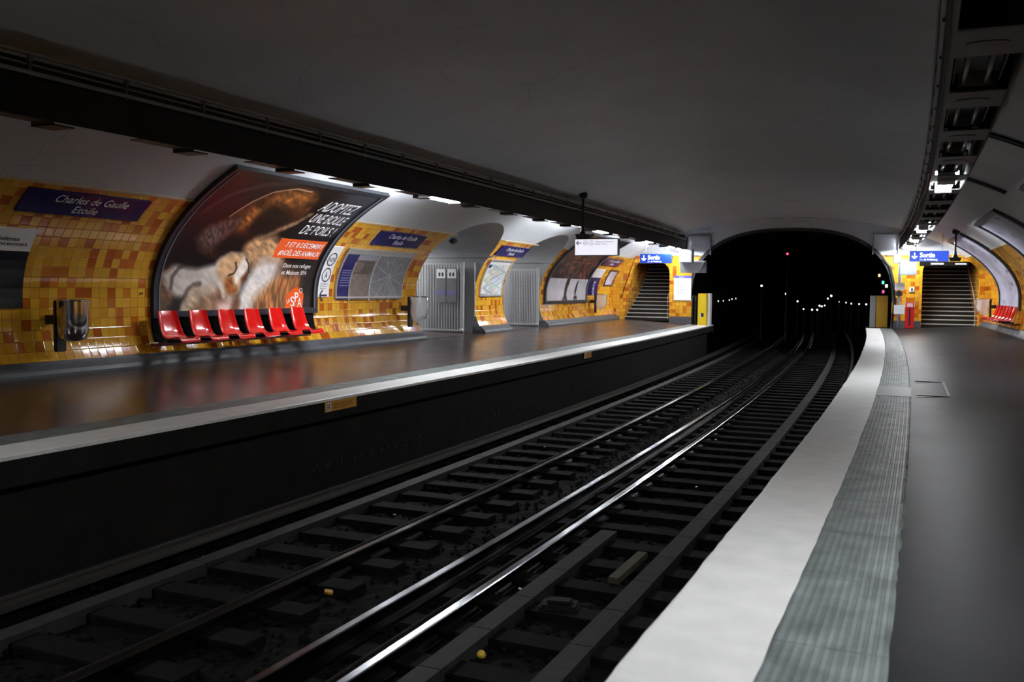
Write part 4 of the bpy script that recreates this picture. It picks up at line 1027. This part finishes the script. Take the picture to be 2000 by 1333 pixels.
# ------------------------------------------------------------ seats
def seat_mesh():
    pr = [(.20, .985), (.205, .975), (.225, .88), (.255, .78), (.285, .69), (.32, .62), (.375, .575), (.45, .555), (.54, .553), (.62, .562), (.67, .565), (.70, .55), (.712, .515)]
    hw = [.185, .195, .205, .215, .22, .225, .228, .228, .226, .222, .216, .208, .2]
    n = 13; V = []; F = []
    for i, ((x, z), w) in enumerate(zip(pr, hw)):
        for j in range(n + 1):
            t = -1 + 2 * j / n; e = abs(t) ** 4
            # edges curl forwards on the back and upwards on the seat
            f = 1 if i < 5 else (0 if i > 7 else (8 - i) / 3)
            V.append((x + .05 * e * f, w * t, z + .03 * e * (1 - f) * (1 if i < 11 else .3)))
    m = n + 1
    for i in range(len(pr) - 1):
        for j in range(n): F.append((i * m + j, i * m + j + 1, (i + 1) * m + j + 1, (i + 1) * m + j))
    return V, F
def seat(side, s, lab, grp, proto=None):
    r = empty('red_seat', W(s, side * 7.0, 0), s / RAD + (0 if side < 0 else PI)); tag(r, lab, 'seat', grp)
    if proto:
        for ch in proto.children: c = ch.copy(); COL.objects.link(c); c.parent = r
        return r
    V, F = seat_mesh(); o = link('shell', V, F, RED, r, smooth=True)
    m = o.modifiers.new('t', 'SOLIDIFY'); m.thickness = .014; m.offset = 0
    m = o.modifiers.new('b', 'BEVEL'); m.width = .004; m.segments = 2; m.limit_method = 'ANGLE'
    mb = MB(); mb.box(.27, .58, -.04, .04, .505, .545, .008); mb.obj('bracket', BLACK, r)
    return r
ORD = ['first', 'second', 'third', 'fourth', 'fifth', 'sixth']
p0 = None
for k in range(6):
    x = seat(-1, 10.93 + k * .665, 'glossy red shell seat under the dog poster, %s from the left' % ORD[k], 'red seats under the dog poster', p0); p0 = p0 or x
for k in range(6):
    seat(1, 29.6 + k * .72, 'red shell seat against the right wall, %s from the stairs' % ORD[5 - k], 'red seats on the right platform', p0)
for side, s0, s1, lab in ((-1, 10.55, 14.55, 'dark red bench rail carrying the red seats under the poster'), (1, 29.2, 33.6, 'dark bench rail carrying the red seats at the right wall')):
    r = empty('seat_rail', W((s0 + s1) / 2, side * 6.7, .45)); tag(r, lab, 'bench rail'); inv = Matrix.Translation(-r.location)
    a = swept('bar', rect(*sorted((side * 6.72, side * 6.64)), .455, .505), s0, s1, DRED); own(a, r)
    for t in (.1, .5, .9):
        q = s0 + (s1 - s0) * t; a = swept('wall_arm', rect(*sorted((side * 6.93, side * 6.7)), .455, .5), q - .04, q + .04, BLACK); own(a, r)

# ------------------------------------------------------------ litter bins
def bin_(side, s, kind, lab):
    r = empty('litter_bin', W(s, side * 7.0, 0), s / RAD + (0 if side < 0 else PI)); tag(r, lab, 'litter bin')
    mb = MB(); mb.box(0, .2, -.05, .05, .84, .96, .006); mb.obj('wall_arm', BLACK, r)
    mb = MB(); mb.box(.19, .25, -.085, .085, .47, 1.16, .012); mb.obj('post', BLACK, r)
    mb = MB()
    for z in (1.07, .84):
        mb.tube([(.25, -.05, z), (.262, -.05, z)], .012, 8); mb.tube([(.25, .05, z), (.262, .05, z)], .012, 8)
    mb.obj('bolt', STAIN, r)
    mb = MB(); n = 24
    mb.tube([(.47 + .2 * math.cos(2 * PI * k / n), .2 * math.sin(2 * PI * k / n), 1.165) for k in range(n + 1)], .011, 8); mb.obj('rim', STAIN, r, True)
    if kind == 'steel':
        # half round front shell that tucks in at the bottom, with a sloping lower lip
        V = []; F = []; zs = [1.165, 1.0, .85, .74, .67, .63, .615]; rr = [.2, .2, .198, .19, .168, .12, .05]; m = 24
        for z, q in zip(zs, rr):
            for k in range(m): t = 2 * PI * k / m; V.append((.47 + q * math.cos(t), q * math.sin(t), z))
        for i in range(len(zs) - 1):
            for k in range(m): F.append((i * m + k, (i + 1) * m + k, (i + 1) * m + (k + 1) % m, i * m + (k + 1) % m))
        o = link('steel_body', V, F, STAIN, r, smooth=True)
    else:
        V = []; F = []; zs = [1.16, 1.05, .92, .80, .70, .63, .60]; rr = [.19, .17, .175, .18, .16, .1, .02]; m = 22; rg = random.Random(2)
        for i, (z, q) in enumerate(zip(zs, rr)):
            for k in range(m):
                t = 2 * PI * k / m; w = q * (1 + .10 * math.sin(5 * t + i) + rg.uniform(-.04, .04)); V.append((.45 + w * math.cos(t), w * math.sin(t), z + .05 * math.cos(t) * (i > 3)))
        for i in range(len(zs) - 1):
            for k in range(m): F.append((i * m + k, (i + 1) * m + k, (i + 1) * m + (k + 1) % m, i * m + (k + 1) % m))
        o = link('clear_sack', V, F, BAG, r, smooth=True)
        mb = MB(); mb.tube([(.66, 0, 1.16), (.665, 0, .8), (.6, 0, .66)], .01, 8); mb.obj('guard_rod', STAIN, r, True)
bin_(-1, 8.97, 'steel', 'polished steel litter bin on a black post left of the dog poster')
bin_(-1, 18.7, 'sack', 'litter bin with clear hanging sack beside the nearer gate')
bin_(-1, 33.9, 'sack', 'small distant litter bin below the navy exit panel')
bin_(1, 35.3, 'sack', 'litter bin on the right wall beside the right stairway')

# ------------------------------------------------------------ hanging signs
def local_text(mb, txt, x, z, size, y, width=None, align='LEFT', shear=0):
    v, f = glyphs(txt, align); xs = [p[0] for p in v]; w = max(xs) - min(xs); k = (width / w) if width else size
    mb.add([(x + px * k + shear * py * size, y, z + py * size) for px, py in v], f)
def larrow(mb, x, z, k, y, ang=0):
    for pts in (((-.5, 0), (.5, 0)), ((-.5, 0), (-.08, .42)), ((-.5, 0), (-.08, -.42))):
        (x1, y1), (x2, y2) = pts; l = math.hypot(x2 - x1, y2 - y1); nx, ny = -(y2 - y1) / l * .08, (x2 - x1) / l * .08
        q = [(x1 + nx, y1 + ny), (x2 + nx, y2 + ny), (x2 - nx, y2 - ny), (x1 - nx, y1 - ny)]
        c, s_ = math.cos(ang), math.sin(ang); mb.add([(x + k * (a * c - b * s_), y, z + k * (a * s_ + b * c)) for a, b in q], [(0, 1, 2, 3)])
def lring(mb, x, z, r0, r1, y, n=24):
    mb.add([(x + r * math.cos(2 * PI * k / n), y, z + r * math.sin(2 * PI * k / n)) for k in range(n) for r in (r0, r1)], [(2 * k, 2 * k + 1, (2 * k + 3) % (2 * n), (2 * k + 2) % (2 * n)) for k in range(n)])
vz = lambda o: Z0 + B_ * math.sqrt(1 - (o / A_) ** 2)
def post_cone(r, x, ztop, zbox, boxw=.13):
    """pole from the vault with a ceiling socket, a tapered foot and a dark coupling box above the sign"""
    mb = MB(); mb.tube([(x, 0, zbox), (x, 0, ztop)], .028, 12); mb.obj('pole', BLACK, r, True)
    mb = MB(); mb.lathe([(.0, ztop + .02), (.1, ztop + .01), (.11, ztop - .09), (.07, ztop - .13), (.03, ztop - .14)], 14, (x, 0)); mb.obj('ceiling_socket', BLACK, r, True)
    mb = MB(); mb.lathe([(.03, zbox + .32), (.045, zbox + .2), (.085, zbox + .12), (.09, zbox + .09)], 14, (x, 0)); mb.obj('foot_cone', BLACK, r, True)
    mb = MB(); mb.add([(x - boxw - .04, -.09, zbox + .11), (x + boxw + .04, -.09, zbox + .11), (x + boxw + .04, .09, zbox + .11), (x - boxw - .04, .09, zbox + .11), (x - boxw, -.07, zbox), (x + boxw, -.07, zbox), (x + boxw, .07, zbox), (x - boxw, .07, zbox)],
              [(0, 1, 2, 3), (7, 6, 5, 4), (0, 4, 5, 1), (1, 5, 6, 2), (2, 6, 7, 3), (3, 7, 4, 0)]); mb.obj('coupling_box', BLACK, r)
S1 = 22.0; O1 = -3.72
r = empty('hanging_sign', W(S1, O1, 2.2), S1 / RAD - .0); tag(r, 'white illuminated hanging sign with left arrow above the left platform edge', 'sign')
post_cone(r, 0, vz(O1) - 2.2, .42)
mb = MB(); mb.box(-.17, .93, -.09, .09, 0, .42, .006); mb.obj('casing', mat('dark_brown_casing', srgb(40, 32, 34), .4), r)
mb = MB(); mb.box(-.16, .92, -.096, -.088, .012, .40); mb.obj('lit_face', LITW, r)
mb = MB(); larrow(mb, -.06, .31, .13, -.1); lring(mb, .11, .31, .052, .06, -.1); lring(mb, .26, .31, .052, .06, -.1); local_text(mb, 'RER', .075, .292, .05, -.1, .07); local_text(mb, 'A', .243, .285, .07, -.1)
local_text(mb, 'Château de Vincennes', .36, .32, .055, -.1, .46); local_text(mb, 'Boissy - Torcy', .36, .265, .05, -.1, .3); mb.obj('lettering', INK, r)
mb = MB(); mb.tube([W(21.7, O1 - .35, 3.62), W(21.9, O1 - .25, 3.80), W(22, O1, vz(O1) - .03)], .014, 6); tag(mb.obj('feed_cable', BLACK), 'thin cable looping from the left beam to the sign post socket', 'cable')

def exit_sign(s, o0, o1, z0, z1, lab, wires):
    r = empty('exit_sign', W(s, (o0 + o1) / 2, z0), s / RAD); tag(r, lab, 'sign', 'blue exit signs'); c = (o1 - o0) / 2; h = z1 - z0
    mb = MB(); mb.box(-c, c, -.06, .06, 0, h, .005); mb.obj('casing', GREYBOX, r)
    mb = MB(); mb.box(-c + .01, c - .01, -.066, -.058, .01, h - .01); mb.obj('lit_face', LITB, r)
    mb = MB(); larrow(mb, -c + .15, h * .56, h * .55, -.07, PI / 2); local_text(mb, 'Sortie', -c + .30, h * .40, h * .62, -.07, .44); local_text(mb, wires, -c + .30, h * .1, h * .26, -.07, .52)
    # heavier stroke: the letters are repeated a few millimetres aside, as bold type is
    local_text(mb, 'Sortie', -c + .312, h * .40, h * .62, -.0705, .44)
    mb.obj('lettering', LITT, r)
    for x in (-c + .2, c - .2):
        mb = MB(); mb.tube([(x, 0, h), (x, 0, vz((o0 + o1) / 2 + x) - z0)], .012, 8); mb.obj('rod', BARE, r)
    return r
exit_sign(34.5, -5.22, -4.02, 2.36, 2.72, 'lit blue Sortie sign above the left stairway', '2 r. de Presbourg')
exit_sign(33.0, 4.08, 5.25, 2.37, 2.72, 'lit blue Sortie sign before the right stairway', '1 r. de Presbourg')
# second hanging sign on the right, seen from its dark side
r = empty('hanging_sign', W(30, 5.2, 2.15), 30 / RAD); tag(r, 'dark pole-hung sign box seen edge on before the right stairway', 'sign')
post_cone(r, 0, vz(5.2) - 2.15, .14)
mb = MB(); mb.box(-.95, .35, -.06, .06, 0, .13, .006); mb.obj('casing', mat('dark_olive_casing', srgb(46, 44, 36), .4), r)
mb = MB(); mb.box(-.65, -.3, -.066, -.058, .04, .09); mb.box(.0, .3, -.066, -.058, .04, .08); mb.obj('lit_slot', LITW, r)

# ------------------------------------------------------------ boxes, cabinets and signals at the platform ends
def casing(name, s, o0, o1, z0, z1, dep, m, lab, cat, extra=None):
    r = empty(name, W(s, (o0 + o1) / 2, z0), s / RAD); tag(r, lab, cat); c = (o1 - o0) / 2
    mb = MB(); mb.box(-c, c, -dep / 2, dep / 2, 0, z1 - z0, .012); mb.obj('body', m, r)
    if extra: extra(r, c, z1 - z0, dep)
    return r
def monitor_x(r, c, h, d):
    mb = MB(); mb.box(-c + .03, c - .03, -d / 2 - .012, -d / 2 + .003, .03, h - .03, .005); mb.obj('front_panel', mat('pale_blue_panel', srgb(170, 176, 190), .35), r)
    mb = MB(); mb.tube([(0, 0, h), (0, 0, h + .45)], .03, 10); mb.obj('hanger', BLACK, r)
casing('monitor_box', 35.6, -3.9, -3.42, 2.42, 2.92, .5, GREYBOX, 'upright blue-grey casing under the far end of the left beam', 'casing', monitor_x)
def mon2(r, c, h, d):
    mb = MB(); mb.add([(-c, -d / 2 - .3, h - .05), (c, -d / 2 - .3, h - .05), (c - .28, -d / 2 - .02, .0), (-c, -d / 2 - .02, .0), (-c, -d / 2 - .005, h), (c, -d / 2 - .005, h), (c - .25, -d / 2 - .005, 0), (-c, -d / 2 - .005, 0)],
                      [(0, 3, 2, 1), (4, 5, 6, 7), (0, 1, 5, 4), (1, 2, 6, 5), (2, 3, 7, 6), (3, 0, 4, 7)]); mb.obj('hood', mat('pale_casing_hood', srgb(176, 184, 198), .35), r)
casing('monitor_box', 36.2, -3.95, -3.0, 2.04, 2.50, .3, GREYBOX, 'wide blue-grey monitor hood beside the tunnel mouth on the left', 'casing', mon2)
casing('monitor_box', 36.0, 3.9, 4.45, 1.98, 2.50, .5, GREYBOX, 'blue-grey monitor casing beside the tunnel mouth on the right', 'casing', None)
casing('monitor_box', 36.0, 3.68, 3.92, 2.4, 2.72, .35, GREYBOX, 'small blue-grey casing above the pole at the right tunnel corner', 'casing', None)
for sd in (-1, 1):
    mb = MB(); c = sd * 3.45
    for o0, o1, z0, z1 in ((c - .47, c + .47, 3.50, 3.55), (c - .47, c + .47, 2.72, 2.77), (c - .47, c - .42, 2.77, 3.5), (c + .42, c + .47, 2.77, 3.5)):
        if z1 < 3.0: o0, o1 = (c - .47, c - .05) if sd < 0 else (c + .05, c + .47)
        v, f, u = sweep(rect(o0, o1, z0, z1), SEND - .12, SEND - .01, .2); mb.add(v, f)
    tag(mb.obj('wall_frame', mat('grey_frame_%d' % sd, srgb(120, 120, 122), .5)), 'square grey frame at the ' + ('left' if sd < 0 else 'right') + ' shoulder of the tunnel arch', 'frame')
def cab_extra(r, c, h, d):
    mb = MB(); mb.box(-c + .02, c - .02, -d / 2 - .012, -d / 2 + .002, .05, h - .05, .004); mb.obj('door', YELLOW, r)
    mb = MB(); mb.box(-.07, .06, -d / 2 - .02, -d / 2 - .01, .33, .47, .004); mb.obj('badge', BINK, r)
    mb = MB(); mb.box(-.08, -.05, -d / 2 - .022, -d / 2 - .012, .3, .46); mb.obj('handle', WHITE, r)
casing('yellow_cabinet', 36.5, -3.3, -2.96, .003, 1.24, .5, YELLOW, 'tall bright yellow cabinet at the end of the left platform', 'cabinet', cab_extra)
mb = MB(); mb.box(-.05, .05, -.25, .25, 0, 1.24, .008); o = mb.obj('white_board', WHITE); o.location = W(36.6, -2.90, .004); o.rotation_euler = (0, 0, 36.6 / RAD); tag(o, 'white upright board right beside the yellow cabinet', 'board')
mb = MB(); mb.box(-.03, .03, -.15, .15, 0, 1.15, .005); mb.box(-.14, -.1, -.15, .15, 0, 1.15, .005); mb.box(-.14, .03, -.15, .15, 1.1, 1.15, .005); o = mb.obj('rail_guard', BLACK); o.location = W(36.6, -3.42, .004); tag(o, 'black metal guard frame left of the yellow cabinet', 'guard')
casing('yellow_cabinet', 38.5, 3.2, 3.62, .003, 1.22, .4, mat('tunnel_shaded_yellow', srgb(200, 150, 24), .5), 'shaded yellow door panel just inside the tunnel on the right', 'cabinet', None)  # cabinet yellow darkened in its colour for the tunnel shade
mb = MB(); mb.box(-.1, .1, -.04, .04, 0, 1.22, .005); o = mb.obj('grey_post', GREYWALL); o.location = W(38.3, 3.08, .004); tag(o, 'grey upright board left of the shaded yellow panel', 'board')
mb = MB(); mb.tube([W(37.0, 3.72, .02), W(37.0, 3.80, .9), W(37.0, 3.76, 1.6), W(37.05, 3.6, 2.3), W(37.1, 3.35, 2.6)], .06, 10); tag(mb.obj('cable_duct', BLACK), 'thick black bent duct along the right side of the tunnel mouth', 'duct')
r = empty('equipment_pole', W(36.4, 3.93, .02), 36.4 / RAD); tag(r, 'slim grey pole carrying two pale boxes at the right tunnel corner', 'pole')
mb = MB(); mb.tube([(0, 0, 0), (0, 0, 2.4)], .045, 12); mb.obj('pole', GREYBOX, r, True)
mb = MB(); mb.box(-.16, .17, -.13, -.03, 1.42, 1.68, .01); mb.obj('upper_box', WHITE, r)
mb = MB(); mb.box(-.17, .19, -.13, -.03, .55, .88, .01); mb.obj('lower_box', mat('pale_grey_box', srgb(200, 206, 212), .4), r)
mb = MB(); mb.box(-.12, .1, -.12, -.03, 1.2, 1.38, .02); mb.box(-.14, -.08, -.14, -.04, .95, 1.15, .01); mb.obj('speaker', BLACK, r)
def ext_x(r, c, h, d):
    mb = MB(); mb.box(-c + .04, c - .04, -d / 2 - .01, -d / 2 + .002, h - .17, h - .03); mb.obj('white_heading', mat('pinkish_white', srgb(240, 200, 210), .4), r)
    mb = MB(); mb.box(-.03, .03, -d / 2 - .012, -d / 2, .1, h - .22); mb.obj('dark_window', BINK, r)
    for x in (-c - .02, c + .005):
        mb = MB(); mb.box(x, x + .015, -d / 2 - .02, -d / 2, h - .18, h); mb.obj('white_edge', WHITE, r)  # plain white strips at the upper sides
casing('extinguisher_cabinet', 36.8, 4.17, 4.46, .05, 1.0, .2, REDBOX, 'red extinguisher cabinet on the floor left of the right stairway', 'cabinet', ext_x)
# flat things on the end wall
def flat(name, s, o0, o1, z0, z1, m, lab, cat, parts=()):
    r = empty(name, W(s, (o0 + o1) / 2, z0), s / RAD); tag(r, lab, cat); c = (o1 - o0) / 2
    mb = MB(); mb.box(-c, c, 0, .025, 0, z1 - z0, .003); mb.obj('panel', m, r)
    for nm, mm, bx in parts:
        mb = MB()
        for x0, x1, y0, y1 in bx: mb.box(x0, x1, -.004, .001, y0, y1)
        mb.obj(nm, mm, r)
    return r
lines = [(-.22 + .12 * (k % 3 == 1), .05 + .05 * (k % 2), .72 - k * .07, .735 - k * .07) for k in range(7)]
r = flat('line_notice', SEND - .04, -4.43, -3.74, .95, 1.94, WHITE, 'white line notice with a violet heading on the tiled end wall', 'notice',
     (('heading', mat('violet_heading', srgb(90, 86, 170), .4), [(-.345, .345, .89, .99)]), ('text_lines', mat('grey_print', srgb(150, 150, 175), .5), lines)))
mb = MB(); local_text(mb, 'Nation', -.14, .91, .07, -.006); mb.obj('lettering', WHITE, r)
r = flat('warning_sign', SEND - .04, 4.30, 4.47, 1.38, 1.55, WHITE, 'tiny white square notice on the tiles above the red cabinet', 'notice', (('symbol', INK, [(-.02, .04, .03, .14)]),))
# handrail pipe on the left end tiles
mb = MB(); mb.tube([W(37.2, -6.05, 2.62), W(37.2, -6.3, 1.9), W(37.2, -6.6, .95)], .016, 8); mb.box(0, 0, 0, 0, 0, 0)
tag(mb.obj('wall_conduit', BLACK), 'dark slanting conduit on the tiles left of the left stairway', 'conduit')

# labels on the platform nosing
for k, (s0, s1) in enumerate(((9.42, 10.15), (19.45, 20.28))):
    r = empty('edge_label', W((s0 + s1) / 2, -HP + .002, -.17), s0 / RAD); tag(r, ('amber warning label with a white pictogram on the far platform edge' if k == 0 else 'smaller looking amber label farther along the far platform edge'), 'label', 'labels on the platform edge')
    a = swept('plate', rect(-HP, -HP + .008, -.165, -.038), s0, s1, YLABEL); own(a, r)
    a = swept('pictogram_field', rect(-HP + .008, -HP + .011, -.155, -.05), s0 + .03, s0 + .13, WHITE); own(a, r)
    mb = MB(); x = -HP + .0125
    def seg(a, b, z0, z1):
        v, f, u = sweep(rect(-HP + .011, x, z0, z1), a, b, 1); mb.add(v, f)
    seg(s0 + .05, s0 + .065, -.145, -.06); seg(s0 + .065, s0 + .11, -.108, -.098); seg(s0 + .09, s0 + .105, -.145, -.11); seg(s0 + .085, s0 + .105, -.09, -.065)
    seg(s0 + .18, s0 + .60, -.08, -.074); seg(s0 + .18, s0 + .62, -.105, -.099); seg(s0 + .18, s0 + .5, -.13, -.124)
    own(mb.obj('print', BINK), r)
# chalk scribbles on the pit wall
rg = random.Random(17)
def scribble(s0, s1, z, h, lab):
    mb = MB(); s = s0; o = -HP - .225
    while s < s1:
        if rg.random() < .82:
            w = rg.uniform(.05, .12); p = []
            for k in range(6): p.append(W(s + w * (k / 5) + rg.uniform(-.03, .03), o, z + rg.uniform(0, h) * (1 if rg.random() > .3 else .5)))
            mb.tube(p, .0045, 4)
        s += rg.uniform(.12, .3)
    tag(mb.obj('chalk_writing', mat('faint_chalk', srgb(84, 84, 84), .9)), lab, 'scribble')
scribble(9.5, 12.6, -.98, .16, 'nearest faint chalk scribble on the dark wall below the far platform')
scribble(13.6, 17.2, -.95, .14, 'long faint chalk scribble in the middle of the dark platform wall')
scribble(18.6, 21.5, -.9, .14, 'farthest faint chalk scribble on the dark platform wall')

# pipes over the right-hand vault
def arc_pipe(side, s, z0, z1, r_, d, lab):
    mb = MB(); 
    for ds in (0, .16): mb.tube([surf(side, s + ds, a, d) for a in np.linspace(a_of(z0), a_of(z1), 20)], r_, 8)
    tag(mb.obj('vault_pipe', BLACK), lab, 'pipe', 'paired pipes on the right vault')
arc_pipe(1, 13.5, 3.18, 3.64, .022, .03, 'nearer pair of dark pipes crossing the right vault to the beam')
arc_pipe(1, 18.5, 3.18, 3.64, .022, .03, 'farther pair of dark pipes crossing the right vault to the beam')

# ------------------------------------------------------------ tunnel lamps and signals
def tlamp(s, o, z, r_, m, lab, grp, kind):
    e = empty('tunnel_lamp' if kind != 'signal' else 'track_signal', W(s, o, z), s / RAD); tag(e, lab, 'lamp' if kind != 'signal' else 'signal', grp)
    mb = MB(); mb.lathe([(0, -r_), (r_ * .7, -r_ * .7), (r_, 0), (r_ * .7, r_ * .7), (0, r_)], 10); mb.obj('lens', m, e, True)
    mb = MB()
    if kind == 'wall': mb.box(-.05, .0, -.04, .04, -.06, .06) if o > 0 else mb.box(0, .05, -.04, .04, -.06, .06); sg = 1 if o > 0 else -1; mb.box(*sorted((sg * (abs(TA - abs(o)) + .02), 0)), .03, .06, -.03, .03)
    else: mb.box(-.03, .03, .03, .07, -(z + 1.25), .08)
    mb.obj('bracket', BLACK, e)
def ray_o(px, py, o_t, smax=140):
    # place lamps where the photograph shows them: world point on the line of sight at offset o_t
    d = fw + rt2 * ((px - 1000) / F_PX) + up2 * ((666.5 - py) / F_PX); prev = None
    c0 = Vector((CAM_O, 0, CAM_Z)); t = 1.0
    while t < smax:
        p = c0 + d * t; o = math.hypot(p.x + RAD, p.y) - RAD
        if prev is not None and (prev[0] - o_t) * (o - o_t) <= 0: return math.atan2(p.y, p.x + RAD) * RAD, p.z
        prev = (o, t); t += .1
    return None
LAMPS = [(38.9, -3.5, .93, .045), (41.2, -3.5, .86, .045), (44.0, -3.5, .86, .04), (46.0, -3.5, .85, .03), (48.8, -3.5, .87, .035), (50.2, -3.5, .9, .035), (52.5, -3.5, .92, .035),
         (50, -2.0, 1.62, .05), (55, -.95, 1.2, .05), (58, -.35, .75, .045), (60, .0, .25, .035), (60, .5, .22, .05), (60, .8, .22, .05), (60, .93, .47, .05), (62, 1.1, .4, .045), (58, 1.2, .52, .035),
         (60, 1.4, .92, .045), (61, 1.62, 1.08, .06), (58, 2.0, .75, .02), (57, 2.35, .72, .03), (56, 2.6, .68, .035), (53, 2.9, .7, .035), (49, 3.1, .74, .04), (44, 3.35, .8, .04)]
def img_x(s, o, z):
    d = W(s, o, z) - Vector((CAM_O, 0, CAM_Z)); return d.dot(rt2) / d.dot(fw)
LAMPS.sort(key=lambda q: img_x(*q[:3]))
def nth(k): return '%d%s' % (k, {1: 'st', 2: 'nd', 3: 'rd'}.get(k if k < 20 else k % 10, 'th'))
for k, (s, o, z, r_) in enumerate(LAMPS):
    w = abs(o) > 3.3; lab = 'leftmost white point of light in the dark tunnel' if k == 0 else 'rightmost white point of light in the dark tunnel' if k == len(LAMPS) - 1 else '%s white point of light from the left in the dark tunnel' % nth(k + 1)
    tlamp(s, o, z, r_, DOT, lab, 'white points of light in the tunnel', 'wall' if w else 'post')
tlamp(50, -.75, 3.28, .06, DOTR, 'red signal light hanging under the crown of the tunnel', None, 'signal')
for s, o, z, m, lab in ((38.3, 3.42, 1.73, DOTG, 'green signal light at the right side of the tunnel mouth'), (38.3, 3.28, 2.0, emis('amber_digit', (1, .6, .35, 1), 1.5), 'small amber figure light at the right side of the tunnel mouth'),
                        (38.4, 3.55, 1.6, DOT, 'white light just below the green signal'), (38.3, 3.44, 1.38, emis('pink_light', (1, .1, .35, 1), 1.2), 'dim pink light below the green signal')):
    e = empty('track_signal', W(s, o, z), s / RAD); tag(e, lab, 'signal')
    mb = MB(); mb.box(-.035, .035, -.02, 0, -.055, .055, .01); mb.obj('lens', m, e); mb = MB(); mb.box(-.07, .07, 0, .1, -.08, .08, .01); mb.obj('housing', BLACK, e)
